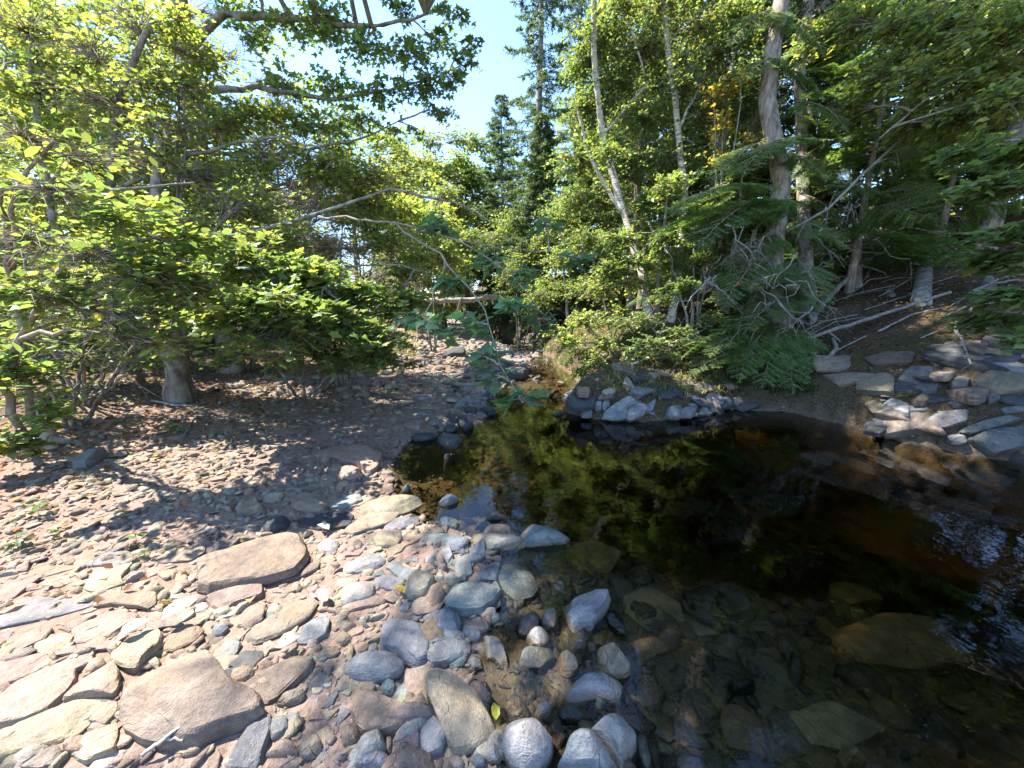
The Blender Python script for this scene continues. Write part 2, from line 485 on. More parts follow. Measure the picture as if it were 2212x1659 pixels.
def build_ground():
    nu, nv = 264, 290
    u = np.linspace(-1, 1, nu); v = np.linspace(-.42, 1, nv)
    xs = 60 * np.sinh(4.0 * u) / math.sinh(4.0) + 1.0
    ys = 90 * np.sinh(4.0 * v) / math.sinh(4.0) + 3.0
    X, Y = np.meshgrid(xs, ys)
    x, y = X.ravel(), Y.ravel()
    z = height(x, y)
    dl, dr, ins = shore(x, y)
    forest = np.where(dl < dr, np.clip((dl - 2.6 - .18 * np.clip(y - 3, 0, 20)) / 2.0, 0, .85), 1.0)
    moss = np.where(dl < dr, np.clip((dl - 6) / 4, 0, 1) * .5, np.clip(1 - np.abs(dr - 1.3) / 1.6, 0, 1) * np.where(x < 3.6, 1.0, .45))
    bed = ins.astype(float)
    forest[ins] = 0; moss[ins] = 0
    i = np.arange(nv - 1)[:, None] * nu; j = np.arange(nu - 1)[None]
    F = np.stack([i + j, i + j + 1, i + nu + j + 1, i + nu + j], -1).reshape(-1, 4)
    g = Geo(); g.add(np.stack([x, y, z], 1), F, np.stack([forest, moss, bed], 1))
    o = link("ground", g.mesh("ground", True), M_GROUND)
    tag(o, "reddish gravel bar and dark wooded banks along the stream", "ground", kind="structure")
build_ground()

def build_water():
    g = Geo()
    x0, x1, y0, y1, zb = -2.23, 7.51, -8.83, 30.07, -1.31
    xs = np.linspace(x0, x1, 42); ys = np.linspace(y0, y1, 120)
    X, Y = np.meshgrid(xs, ys); nx, ny = 42, 120
    top = np.stack([X.ravel(), Y.ravel(), np.zeros(X.size)], 1)
    V = np.concatenate([top, [(x0, y0, zb), (x1, y0, zb), (x1, y1, zb), (x0, y1, zb)]])
    i = np.arange(ny - 1)[:, None] * nx; j = np.arange(nx - 1)[None]
    F = [tuple(f) for f in np.stack([i + j, i + j + 1, i + nx + j + 1, i + nx + j], -1).reshape(-1, 4)]
    n = nx * ny
    c00, c10, c11, c01 = 0, nx - 1, n - 1, n - nx
    F += [(n + 3, n + 2, n + 1, n), (c00, n, n + 1, c10), (c10, n + 1, n + 2, c11), (c11, n + 2, n + 3, c01), (c01, n + 3, n, c00)]
    g.add(V, F)
    o = link("stream_water", g.mesh("stream_water"), M_WATER)
    tag(o, "clear brown tannin water of the stream pool", "water", kind="structure")
build_water()

# ------------------------------------------------------------------ rocks
PAL = {"tan": (.38, .28, .20), "pink": (.39, .275, .22), "cream": (.47, .40, .31), "grey": (.215, .215, .215), "blue": (.186, .193, .190),
       "dark": (.085, .09, .095), "brown": (.23, .175, .135), "olive": (.28, .245, .165), "mauve": (.24, .224, .210), "white": (.52, .5, .46),
       "green": (.24, .30, .265), "wet": (.05, .055, .06)}
PAL = {k: tuple(min(.7, c * (1.0 if k in ('grey', 'blue', 'mauve', 'brown', 'olive', 'green') else .66) * (.92 if k != 'dark' else 1.0)) for c in v) for k, v in PAL.items()}
WORD = {"tan": "tan", "pink": "pinkish", "cream": "cream", "grey": "grey", "blue": "blue-grey", "dark": "dark grey", "brown": "brown",
        "olive": "olive-tan", "mauve": "mauve-grey", "white": "whitish", "green": "greenish", "wet": "wet black"}
def chaikin(P, cut, it):
    for _ in range(it):
        Q = np.roll(P, -1, 0)
        P = np.stack([P + (Q - P) * cut, Q - (Q - P) * cut], 1).reshape(-1, 2)
    return P
def resample(P, n):
    Q = np.concatenate([P, P[:1]]); d = np.linalg.norm(np.diff(Q, axis=0), axis=1)
    s = np.concatenate([[0], np.cumsum(d)]); t = np.linspace(0, s[-1], n, endpoint=False)
    return np.stack([np.interp(t, s, Q[:, 0]), np.interp(t, s, Q[:, 1])], 1)
ANG = [(.93, -.6), (1.0, -.2), (1.01, .1), (.995, .4), (.97, .66), (.93, .86), (.875, .965), (.75, 1.0), (.58, 1.02), (.38, 1.03), (.18, 1.03)]
RND = [(.74, -.5), (.92, -.18), (.99, .1), (.985, .3), (.93, .55), (.83, .75), (.70, .88), (.54, .96), (.36, 1.0), (.17, 1.02)]
LOWA = [(1.0, -.2), (.97, .7), (.72, 1.0)]
LOWR = [(.97, -.2), (.9, .6), (.5, 1.0)]
def rock_geo(poly, h, rnd, seed, n=46, prof=None, rough=1.0):
    r = np.random.default_rng(seed)
    P = chaikin(np.asarray(poly, float), .16 if rnd else .05, 1)
    P = resample(P, n)
    c = P.mean(0); q = P - c
    size = np.sqrt((q ** 2).sum(1)).mean()
    prof = prof or (RND if rnd else ANG)
    rings = []
    for s, zz in prof:
        s = s * (1 + (0 if rnd or s < .8 else r.normal(0, .02)))
        rings.append(np.concatenate([c + q * s, np.full((n, 1), zz * h)], 1))
    V = np.concatenate(rings + [[[c[0], c[1], h]]])
    top = np.clip(V[:, 2] / h, 0, 1)
    # the top plane leans and breaks into ledges; the outline is knocked about
    lean = r.normal(0, .16, 2) * (0 if rnd else 1)
    loc = (V[:, :2] - c) / size
    V[:, 2] += h * top * (loc @ lean)
    nn = noise3(np.concatenate([loc * 1.2, V[:, 2:3] / size], 1) + seed * 1.7, seed)
    n2 = noise3(np.concatenate([loc * 3.1, V[:, 2:3] / size * 3], 1) + seed * 2.3, seed + 1)
    n3 = noise3(np.concatenate([loc * 7.5, V[:, 2:3] / size * 7], 1) + seed * .9, seed + 2)
    if not rnd:
        ledge = np.tanh(noise3(np.concatenate([loc * .9, np.zeros((len(V), 1))], 1) + seed, seed + 3) * 9) * .5 + .5
        V[:, 2] -= h * .20 * rough * ledge * (top > .8)
    V[:, 2] += rough * top * (nn * .12 * min(h, size) + n2 * .05 * min(h, size) + n3 * .02 * size * .5)
    k = 1 + rough * (nn * .035 + n2 * .028 + n3 * .012)
    V[:, :2] = c + (V[:, :2] - c) * k[:, None]
    # broken faces: planes that cut the lump
    Wn = np.concatenate([(V[:, :2] - c) / size, V[:, 2:3] / h], 1)
    for _ in range(int(r.integers(8, 14)) if not rnd else int(r.integers(7, 11))):
        az = r.uniform(0, 6.283); el = r.uniform(.55, 1.3) if not rnd else r.uniform(.3, 1.25)
        nv_ = np.array([math.cos(az) * math.cos(el), math.sin(az) * math.cos(el), math.sin(el)])
        pr = Wn @ nv_; d_ = pr.max() * r.uniform(.82, .965) if not rnd else pr.max() * r.uniform(.80, .95)
        Wn = Wn - np.outer(np.maximum(0, pr - d_) * .92, nv_)
    keepz = V[:, 2] < -.05 * h
    Vn = np.concatenate([Wn[:, :2] * size + c, Wn[:, 2:3] * h], 1)
    V = np.where(keepz[:, None], V, Vn)
    m = len(prof)
    i = np.arange(m - 1)[:, None] * n; j = np.arange(n)[None]; j2 = (j + 1) % n
    F4 = np.stack([i + j, i + j2, i + n + j2, i + n + j], -1).reshape(-1, 4)
    b = (m - 1) * n; jj = np.arange(n)
    F3 = np.stack([b + jj, b + (jj + 1) % n, np.full(n, m * n)], 1)
    return V, F4, F3
def ccw(P):
    P = np.asarray(P, float)
    x, y = P[:, 0], P[:, 1]
    a = np.sum(x * np.roll(y, -1) - y * np.roll(x, -1))
    return P if a > 0 else P[::-1]
def rock_mesh(name, poly, h, rnd, seed, n=46, prof=None, rough=1.0):
    V, F4, F3 = rock_geo(ccw(poly), h, rnd, seed, n, prof, rough)
    g = Geo(); g.V = [V]; g.n = len(V); g.C = [np.ones((len(V), 3))]; g.F = {3: [F3], 4: [F4]}
    me = g.mesh(name, True)
    if True:
        try: me.set_sharp_from_angle(angle=math.radians(17 if not rnd else 24))
        except Exception: pass
    return me

TILE = {"A": (0, 1106, 1 / 3), "B": (737.33, 1106, 1 / 3), "D": (0, 553, 1 / 3), "M": (737.33, 553, 1 / 3), "R": (1474.67, 553, 1 / 3), "C": (1474.67, 1106, 1 / 3),
        "E": (324, 684, .26040), "F": (792, 720, .19530), "G": (1152, 720, .22785), "P": (0, 0, 1)}
ROCKS = []          # (object, colour, shape word, centre) for labels
FOOT = []           # footprints, for keeping the loose gravel off the big stones
def hero(tile, poly, h, colour, rnd=0, label=None, under=False, name=None, lift=0.0, maxdep=1.35):
    h = h * ((.62 if rnd else .5) if tile in "ABCEP" else .62 if tile == "G" else .75 if tile == "R" else 1.0)
    ox, oy, s = TILE[tile]
    P = np.array([(ox + x * s, oy + y * s) for x, y in poly], float)
    cpx = P.mean(0)
    if under:
        g0 = gp(*cpx, -.05); zb = h1(*g0); g0 = gp(*cpx, zb + h * .5); base = np.array([*g0, h1(*g0)])
    else:
        base = hit(*cpx)
        if base[2] < -.02:       # stands in the water: its foot is on the bed
            g0 = gp(*cpx, 0.0); zb = h1(*g0)
            base = np.array([*g0, 0.0])
    nb = normal_at(base[0], base[1], .25)
    if base[0] < 1.0 and base[1] < 5.8 or base[2] < .1: nb = np.array([0, 0, 1.0])
    nb = unit(nb * .8 + np.array([0, 0, .2]))
    u = unit(np.cross([0, 1.0, 0], nb)); v = np.cross(nb, u)
    org = base + nb * h * .32
    pts = []
    for x, y in P:
        d = ray(x, y); t = ((org - [0, 0, CAMZ]) @ nb) / (d @ nb)
        q = np.array([0, 0, CAMZ]) + d * t - org
        pts.append((q @ u, q @ v))
    pts = np.array(pts)
    c = pts.mean(0)
    vd = unit(np.array([base[0], base[1]])); wd = np.array([vd[1], -vd[0]])
    a, b = (pts - c) @ vd, (pts - c) @ wd
    W, D = np.ptp(b), np.ptp(a)
    if D > maxdep * W: a = a * maxdep * W / D
    pts = (np.outer(a, vd) + np.outer(b, wd)) * (1.10 if not rnd else 1.04)
    foot = base + u * c[0] + v * c[1]
    deep = 0.0
    if base[2] <= .001 and not under:      # reach down to the bed
        deep = max(0.0, -h1(foot[0], foot[1]))
    seed = len(ROCKS) * 7 + 3
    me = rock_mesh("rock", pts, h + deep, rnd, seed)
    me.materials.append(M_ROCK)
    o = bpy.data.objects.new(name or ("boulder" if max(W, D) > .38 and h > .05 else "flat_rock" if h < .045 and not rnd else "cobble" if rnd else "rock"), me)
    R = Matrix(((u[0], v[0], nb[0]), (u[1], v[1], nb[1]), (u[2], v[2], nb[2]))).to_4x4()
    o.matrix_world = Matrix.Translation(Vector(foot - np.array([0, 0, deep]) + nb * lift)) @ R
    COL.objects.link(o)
    r = np.random.default_rng(seed + 5)
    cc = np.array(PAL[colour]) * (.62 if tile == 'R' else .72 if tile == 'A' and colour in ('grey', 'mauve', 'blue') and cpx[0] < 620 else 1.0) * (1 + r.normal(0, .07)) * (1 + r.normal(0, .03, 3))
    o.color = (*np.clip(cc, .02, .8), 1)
    shape = "rounded" if rnd else ("flat" if h < .045 else "angular")
    ROCKS.append([o, colour, shape, cpx, max(W, D), label])
    FOOT.append((foot[0], foot[1], max(W, D) * .5))
    if label: tag(o, label, "rock")
    return o

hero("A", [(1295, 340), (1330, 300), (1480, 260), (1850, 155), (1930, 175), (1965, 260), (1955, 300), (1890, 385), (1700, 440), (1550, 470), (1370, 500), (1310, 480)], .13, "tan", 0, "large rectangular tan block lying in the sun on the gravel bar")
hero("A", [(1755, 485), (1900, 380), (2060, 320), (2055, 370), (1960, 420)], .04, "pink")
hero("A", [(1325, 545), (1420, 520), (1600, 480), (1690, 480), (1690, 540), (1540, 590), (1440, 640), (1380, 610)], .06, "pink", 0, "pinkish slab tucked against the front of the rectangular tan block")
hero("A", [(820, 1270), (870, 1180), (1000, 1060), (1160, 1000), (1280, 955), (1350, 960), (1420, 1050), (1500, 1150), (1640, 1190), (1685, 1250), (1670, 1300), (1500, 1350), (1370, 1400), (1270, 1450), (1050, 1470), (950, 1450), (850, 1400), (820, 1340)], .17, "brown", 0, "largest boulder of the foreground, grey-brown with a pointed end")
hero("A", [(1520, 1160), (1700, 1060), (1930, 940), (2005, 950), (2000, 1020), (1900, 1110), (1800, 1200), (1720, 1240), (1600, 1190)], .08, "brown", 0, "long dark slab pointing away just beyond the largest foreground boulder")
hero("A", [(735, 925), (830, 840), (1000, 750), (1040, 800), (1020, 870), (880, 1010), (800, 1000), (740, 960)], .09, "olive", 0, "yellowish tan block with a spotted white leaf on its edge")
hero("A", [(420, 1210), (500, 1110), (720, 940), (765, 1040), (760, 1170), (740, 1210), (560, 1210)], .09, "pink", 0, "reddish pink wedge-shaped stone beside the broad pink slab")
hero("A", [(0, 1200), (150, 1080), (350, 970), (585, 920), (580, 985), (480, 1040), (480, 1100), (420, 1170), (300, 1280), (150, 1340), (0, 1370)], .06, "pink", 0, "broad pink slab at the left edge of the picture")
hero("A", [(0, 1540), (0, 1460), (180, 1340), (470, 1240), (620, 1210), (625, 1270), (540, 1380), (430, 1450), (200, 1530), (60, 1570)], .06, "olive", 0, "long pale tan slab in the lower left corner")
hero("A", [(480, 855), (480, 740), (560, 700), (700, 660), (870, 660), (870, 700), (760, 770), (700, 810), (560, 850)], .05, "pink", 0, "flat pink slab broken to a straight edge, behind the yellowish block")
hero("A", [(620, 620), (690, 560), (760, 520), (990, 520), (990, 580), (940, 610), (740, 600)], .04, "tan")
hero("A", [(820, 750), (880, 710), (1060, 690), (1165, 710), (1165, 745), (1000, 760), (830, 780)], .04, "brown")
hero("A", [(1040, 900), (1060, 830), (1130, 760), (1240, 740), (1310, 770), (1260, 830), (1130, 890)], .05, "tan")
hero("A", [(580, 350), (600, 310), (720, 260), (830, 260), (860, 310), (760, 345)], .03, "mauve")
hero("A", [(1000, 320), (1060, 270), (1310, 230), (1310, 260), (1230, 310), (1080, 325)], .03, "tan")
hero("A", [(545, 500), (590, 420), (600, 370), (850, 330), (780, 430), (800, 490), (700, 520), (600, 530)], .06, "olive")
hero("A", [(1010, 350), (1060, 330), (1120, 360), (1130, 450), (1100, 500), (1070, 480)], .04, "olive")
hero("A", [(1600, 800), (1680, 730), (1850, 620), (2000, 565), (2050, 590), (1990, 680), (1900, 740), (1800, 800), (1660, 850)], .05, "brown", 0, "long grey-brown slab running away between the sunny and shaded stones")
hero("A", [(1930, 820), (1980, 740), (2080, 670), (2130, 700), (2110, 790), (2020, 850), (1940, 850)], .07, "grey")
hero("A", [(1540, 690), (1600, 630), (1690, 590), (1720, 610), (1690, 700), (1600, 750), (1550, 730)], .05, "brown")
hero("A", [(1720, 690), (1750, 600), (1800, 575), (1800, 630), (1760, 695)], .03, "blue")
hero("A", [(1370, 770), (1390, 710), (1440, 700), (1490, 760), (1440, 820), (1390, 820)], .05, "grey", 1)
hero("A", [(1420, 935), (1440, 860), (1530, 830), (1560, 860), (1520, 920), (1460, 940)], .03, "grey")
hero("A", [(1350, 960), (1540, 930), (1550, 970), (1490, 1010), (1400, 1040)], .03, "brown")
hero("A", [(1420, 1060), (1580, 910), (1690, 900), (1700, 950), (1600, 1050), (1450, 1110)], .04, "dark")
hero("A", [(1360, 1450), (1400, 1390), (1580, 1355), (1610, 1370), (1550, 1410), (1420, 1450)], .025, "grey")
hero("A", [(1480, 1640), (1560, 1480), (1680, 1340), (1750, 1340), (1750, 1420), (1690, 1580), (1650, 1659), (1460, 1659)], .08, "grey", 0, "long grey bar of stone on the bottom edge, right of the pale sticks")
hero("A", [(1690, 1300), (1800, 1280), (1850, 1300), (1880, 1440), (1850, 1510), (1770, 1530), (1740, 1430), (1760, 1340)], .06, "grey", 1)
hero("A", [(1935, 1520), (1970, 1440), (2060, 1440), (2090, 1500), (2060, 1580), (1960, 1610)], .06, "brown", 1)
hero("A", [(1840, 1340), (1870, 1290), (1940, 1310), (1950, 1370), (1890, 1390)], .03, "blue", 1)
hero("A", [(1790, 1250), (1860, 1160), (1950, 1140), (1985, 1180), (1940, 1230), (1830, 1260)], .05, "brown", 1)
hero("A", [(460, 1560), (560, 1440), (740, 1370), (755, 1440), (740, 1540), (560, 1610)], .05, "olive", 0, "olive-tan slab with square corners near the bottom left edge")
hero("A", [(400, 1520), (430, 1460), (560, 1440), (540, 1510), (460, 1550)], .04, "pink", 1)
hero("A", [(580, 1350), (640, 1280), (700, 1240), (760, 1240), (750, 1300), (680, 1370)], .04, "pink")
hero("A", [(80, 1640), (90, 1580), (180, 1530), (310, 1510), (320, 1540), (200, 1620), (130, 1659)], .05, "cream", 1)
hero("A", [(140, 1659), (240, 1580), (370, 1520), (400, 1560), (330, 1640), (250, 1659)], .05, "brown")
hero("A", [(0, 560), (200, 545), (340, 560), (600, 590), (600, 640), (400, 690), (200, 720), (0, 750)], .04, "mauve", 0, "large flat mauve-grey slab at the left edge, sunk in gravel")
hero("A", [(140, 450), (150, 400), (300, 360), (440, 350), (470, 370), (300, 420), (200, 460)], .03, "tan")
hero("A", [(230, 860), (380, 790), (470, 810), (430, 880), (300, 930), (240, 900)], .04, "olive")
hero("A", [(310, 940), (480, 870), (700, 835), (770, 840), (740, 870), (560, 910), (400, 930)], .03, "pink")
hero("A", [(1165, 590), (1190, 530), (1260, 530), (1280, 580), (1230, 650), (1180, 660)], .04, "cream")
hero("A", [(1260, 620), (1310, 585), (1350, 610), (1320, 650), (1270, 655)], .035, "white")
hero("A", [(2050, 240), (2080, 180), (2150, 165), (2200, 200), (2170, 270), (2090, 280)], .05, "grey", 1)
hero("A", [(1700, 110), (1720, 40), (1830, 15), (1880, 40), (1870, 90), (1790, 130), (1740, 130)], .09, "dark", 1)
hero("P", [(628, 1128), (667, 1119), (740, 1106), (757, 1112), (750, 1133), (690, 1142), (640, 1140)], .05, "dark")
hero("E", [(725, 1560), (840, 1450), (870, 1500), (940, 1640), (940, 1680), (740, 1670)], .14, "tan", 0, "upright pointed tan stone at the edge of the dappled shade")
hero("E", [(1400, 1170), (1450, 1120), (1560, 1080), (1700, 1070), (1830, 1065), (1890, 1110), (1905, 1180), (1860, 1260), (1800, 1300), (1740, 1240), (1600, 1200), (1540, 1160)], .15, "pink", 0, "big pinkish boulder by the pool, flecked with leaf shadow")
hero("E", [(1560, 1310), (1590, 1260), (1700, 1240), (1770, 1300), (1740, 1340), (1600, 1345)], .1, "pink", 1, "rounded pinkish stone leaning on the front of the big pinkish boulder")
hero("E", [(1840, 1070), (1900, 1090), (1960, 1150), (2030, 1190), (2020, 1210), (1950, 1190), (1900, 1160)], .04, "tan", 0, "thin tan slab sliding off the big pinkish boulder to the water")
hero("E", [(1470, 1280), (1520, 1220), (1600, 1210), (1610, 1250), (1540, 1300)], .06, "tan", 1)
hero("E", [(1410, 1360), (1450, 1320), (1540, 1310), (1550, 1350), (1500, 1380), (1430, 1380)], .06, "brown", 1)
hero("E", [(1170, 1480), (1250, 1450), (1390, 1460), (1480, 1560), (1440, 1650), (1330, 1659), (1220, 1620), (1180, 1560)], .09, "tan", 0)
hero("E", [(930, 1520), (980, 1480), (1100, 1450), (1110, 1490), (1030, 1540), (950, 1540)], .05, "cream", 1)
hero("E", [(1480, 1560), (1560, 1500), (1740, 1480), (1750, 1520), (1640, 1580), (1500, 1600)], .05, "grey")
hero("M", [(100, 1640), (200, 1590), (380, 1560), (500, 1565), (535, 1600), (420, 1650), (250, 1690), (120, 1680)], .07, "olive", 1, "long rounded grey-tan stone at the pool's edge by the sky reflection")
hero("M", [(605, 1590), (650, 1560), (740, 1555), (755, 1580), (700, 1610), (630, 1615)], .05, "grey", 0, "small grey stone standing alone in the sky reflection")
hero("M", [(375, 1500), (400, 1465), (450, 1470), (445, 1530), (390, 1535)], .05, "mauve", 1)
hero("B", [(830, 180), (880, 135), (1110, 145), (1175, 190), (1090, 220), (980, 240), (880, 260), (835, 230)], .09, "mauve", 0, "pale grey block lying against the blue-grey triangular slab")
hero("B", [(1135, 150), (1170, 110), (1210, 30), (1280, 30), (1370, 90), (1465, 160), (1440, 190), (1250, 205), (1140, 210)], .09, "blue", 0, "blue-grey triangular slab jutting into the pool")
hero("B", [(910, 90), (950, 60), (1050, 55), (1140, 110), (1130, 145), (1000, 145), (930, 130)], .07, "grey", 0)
hero("B", [(875, 40), (890, 10), (990, 0), (1080, 10), (1100, 40), (960, 45)], .05, "dark")
hero("B", [(620, 80), (640, 40), (740, 30), (770, 60), (740, 110), (650, 125)], .07, "grey", 1)
hero("B", [(265, 90), (290, 55), (420, 40), (505, 40), (490, 80), (400, 110), (280, 120)], .06, "grey", 1)
hero("B", [(20, 130), (120, 50), (240, 0), (360, 10), (340, 60), (200, 110), (90, 140)], .07, "brown")
hero("B", [(210, 180), (260, 130), (380, 120), (385, 170), (350, 220), (240, 225)], .06, "tan")
hero("B", [(360, 230), (450, 170), (530, 130), (545, 150), (470, 200), (380, 240)], .03, "tan")
hero("B", [(520, 170), (560, 140), (760, 160), (805, 175), (780, 220), (620, 225)], .05, "blue")
hero("B", [(580, 330), (630, 260), (700, 225), (720, 290), (690, 330), (610, 355)], .06, "grey")
hero("B", [(10, 360), (100, 310), (260, 260), (295, 280), (270, 340), (120, 390), (20, 400)], .06, "grey", 1, "long grey whale-backed stone at the right of the rectangular tan block")
hero("B", [(295, 350), (330, 325), (430, 370), (480, 400), (440, 440), (380, 430), (330, 390)], .05, "blue")
hero("B", [(410, 500), (430, 430), (500, 380), (580, 390), (610, 450), (600, 510), (540, 545), (440, 555)], .13, "olive", 1, "olive-brown round cobble among the grey stones")
hero("B", [(590, 390), (650, 430), (680, 480), (620, 490), (605, 450)], .05, "blue")
hero("B", [(230, 440), (290, 420), (400, 440), (405, 460), (360, 505), (300, 500), (240, 475)], .05, "mauve")
hero("B", [(0, 500), (100, 450), (180, 430), (215, 470), (210, 550), (100, 580), (0, 600)], .07, "mauve", 1)
hero("B", [(0, 620), (70, 570), (220, 545), (275, 570), (230, 600), (60, 640)], .04, "pink")
hero("B", [(740, 330), (780, 290), (870, 280), (925, 290), (900, 320), (840, 340), (850, 400), (780, 430), (740, 380)], .06, "blue")
hero("B", [(870, 440), (940, 370), (1015, 310), (1025, 360), (1000, 460), (900, 450)], .06, "blue")
hero("B", [(920, 290), (960, 265), (1030, 275), (1030, 305), (950, 315)], .03, "mauve")
hero("B", [(1015, 420), (1040, 350), (1120, 340), (1220, 400), (1270, 470), (1230, 530), (1130, 560), (1060, 510), (1030, 460)], .07, "blue", 0, "broad flat blue-grey disc of stone at the water's edge")
hero("B", [(685, 590), (740, 510), (820, 465), (930, 470), (1030, 500), (980, 580), (900, 640), (800, 655), (700, 640)], .13, "blue", 0, "bulky dark blue-grey stone beside the blue puddle")
hero("B", [(600, 510), (680, 475), (760, 490), (720, 550), (650, 555)], .05, "dark")
hero("B", [(465, 600), (560, 540), (660, 530), (665, 580), (620, 640), (500, 675), (465, 650)], .06, "brown", 0)
hero("B", [(570, 730), (600, 670), (680, 640), (760, 670), (775, 730), (730, 780), (640, 785), (590, 765)], .12, "grey", 1, "round dark grey cobble in front of the bulky blue-grey stone")
hero("B", [(885, 650), (910, 625), (970, 615), (1005, 640), (990, 675), (930, 690), (895, 675)], .06, "cream", 1, "small cream oval pebble just in front of the bulky blue-grey stone")
hero("B", [(940, 740), (1000, 690), (1060, 650), (1085, 690), (1050, 740), (980, 750)], .05, "grey")
hero("B", [(805, 800), (850, 745), (900, 760), (905, 810), (870, 840), (820, 830)], .05, "mauve", 1)
hero("B", [(920, 760), (985, 745), (1020, 790), (1050, 880), (1080, 1050), (1060, 1090), (990, 1000), (950, 980)], .08, "grey", 0, "tall narrow grey block lying end-on at the water's edge")
hero("B", [(820, 1060), (815, 950), (830, 870), (880, 860), (895, 930), (910, 1050), (860, 1070)], .06, "blue", 0, "narrow pale blue-grey bar of stone standing on wet gravel")
hero("B", [(265, 850), (280, 720), (350, 690), (480, 720), (520, 790), (560, 870), (550, 950), (470, 995), (410, 970), (370, 920), (280, 900)], .11, "grey", 0, "large knobbly grey stone in the middle of the grey stones")
hero("B", [(555, 960), (570, 870), (640, 820), (760, 800), (840, 850), (800, 920), (700, 970), (600, 990)], .1, "grey", 0, "grey angular stone touching the large knobbly grey one")
hero("B", [(0, 970), (50, 940), (150, 920), (330, 920), (400, 960), (400, 1030), (330, 1070), (200, 1090), (80, 1070), (0, 1030)], .11, "grey", 1, "wide loaf-shaped grey stone in front of the large knobbly one")
hero("B", [(380, 1050), (500, 1010), (560, 990), (580, 1010), (560, 1050), (420, 1090)], .04, "mauve")
hero("B", [(70, 1300), (85, 1180), (130, 1145), (250, 1200), (350, 1260), (470, 1310), (450, 1370), (320, 1420), (240, 1440), (150, 1430), (100, 1380)], .11, "brown", 0, "dark brown-grey hollowed stone left of the big grey oblong block")
hero("B", [(550, 1090), (600, 1065), (760, 1080), (850, 1150), (930, 1280), (980, 1380), (970, 1440), (890, 1490), (740, 1540), (690, 1480), (620, 1320), (580, 1230)], .14, "olive", 0, "big grey oblong block pointing at the viewer, bottom centre")
hero("B", [(255, 1130), (290, 1080), (340, 1090), (345, 1150), (310, 1200), (265, 1180)], .05, "green", 1, "smooth pale green oval pebble left of the big oblong block")
hero("B", [(395, 1220), (430, 1170), (490, 1190), (480, 1240), (430, 1265)], .05, "brown", 1, "small brown round pebble beside the big oblong block")
hero("B", [(360, 1450), (400, 1380), (450, 1360), (495, 1410), (460, 1460), (400, 1485)], .06, "cream", 0)
hero("B", [(480, 1480), (560, 1360), (600, 1350), (680, 1470), (640, 1540), (560, 1570), (490, 1540)], .09, "mauve", 0)
hero("B", [(340, 1540), (370, 1500), (470, 1495), (475, 1560), (420, 1600), (370, 1590)], .06, "cream", 1)
hero("B", [(35, 1580), (80, 1490), (200, 1420), (270, 1430), (290, 1520), (250, 1600), (100, 1640)], .09, "mauve", 1, "smooth mauve-grey stone near the bottom edge, left of two cream stones")
hero("B", [(100, 1650), (200, 1570), (290, 1560), (330, 1640), (320, 1659), (90, 1659)], .07, "grey", 1)
hero("B", [(0, 1500), (0, 1400), (70, 1380), (135, 1420), (130, 1480), (50, 1520)], .07, "tan", 1)
hero("B", [(1015, 1470), (1060, 1400), (1130, 1350), (1230, 1345), (1310, 1400), (1370, 1480), (1365, 1560), (1300, 1640), (1180, 1659), (1110, 1640), (1040, 1540)], .17, "grey", 1, "large smooth round boulder at the bottom, right of the oblong block")
hero("B", [(1380, 1659), (1440, 1580), (1460, 1500), (1530, 1440), (1650, 1460), (1750, 1530), (1810, 1600), (1830, 1659)], .16, "grey", 1, "large rounded boulder cut by the bottom edge of the picture")
hero("B", [(1550, 1430), (1620, 1370), (1720, 1350), (1840, 1360), (1900, 1430), (1940, 1520), (1900, 1590), (1830, 1640), (1760, 1530), (1660, 1460)], .17, "mauve", 1, "pale rounded boulder rising from the water just behind the bottom-edge boulder")
hero("B", [(1445, 590), (1480, 570), (1620, 530), (1710, 515), (1730, 560), (1700, 640), (1640, 700), (1620, 750), (1560, 765), (1510, 740), (1470, 650)], .15, "grey", 0, "pale grey faceted stone standing alone in the shallow water")
hero("B", [(1655, 1000), (1660, 880), (1720, 835), (1800, 870), (1860, 940), (1885, 1020), (1850, 1050), (1760, 1060), (1690, 1040)], .11, "brown", 1, "smooth egg-shaped pale stone in the shallows")
hero("B", [(1455, 1180), (1490, 1110), (1580, 1060), (1700, 1050), (1800, 1085), (1810, 1130), (1790, 1220), (1640, 1200), (1550, 1220), (1470, 1215)], .09, "mauve", 0, "lavender-grey block in the shallows in front of the egg-shaped stone")
hero("B", [(1390, 980), (1410, 910), (1460, 895), (1530, 960), (1550, 1020), (1500, 1050), (1440, 1060), (1400, 1030)], .08, "tan", 1, "pinkish tan stone in the shallows left of the egg-shaped stone")
hero("B", [(1190, 800), (1220, 765), (1290, 745), (1350, 780), (1360, 820), (1300, 860), (1230, 845)], .07, "white", 1, "whitish rounded stone in the shallows, palest of all")
hero("B", [(1150, 970), (1200, 880), (1350, 870), (1380, 910), (1290, 1000), (1200, 1000)], .03, "grey")
hero("B", [(1140, 730), (1180, 650), (1230, 630), (1280, 680), (1270, 750), (1200, 780), (1150, 770)], .08, "dark", 0)
hero("B", [(1295, 700), (1320, 645), (1380, 640), (1410, 700), (1380, 735), (1310, 730)], .05, "mauve", 0)
hero("B", [(1700, 650), (1720, 640), (1850, 740), (1855, 780), (1810, 775), (1740, 720)], .04, "wet", 0, "narrow wet black slab by the pale grey faceted stone")
hero("B", [(1360, 470), (1430, 415), (1445, 450), (1450, 530), (1400, 510)], .03, "blue")
hero("B", [(1250, 1290), (1290, 1220), (1360, 1215), (1380, 1260), (1360, 1320), (1290, 1330)], .05, "mauve", 1)
hero("B", [(1015, 1260), (1050, 1220), (1140, 1225), (1190, 1290), (1160, 1340), (1090, 1330)], .05, "brown", 1)
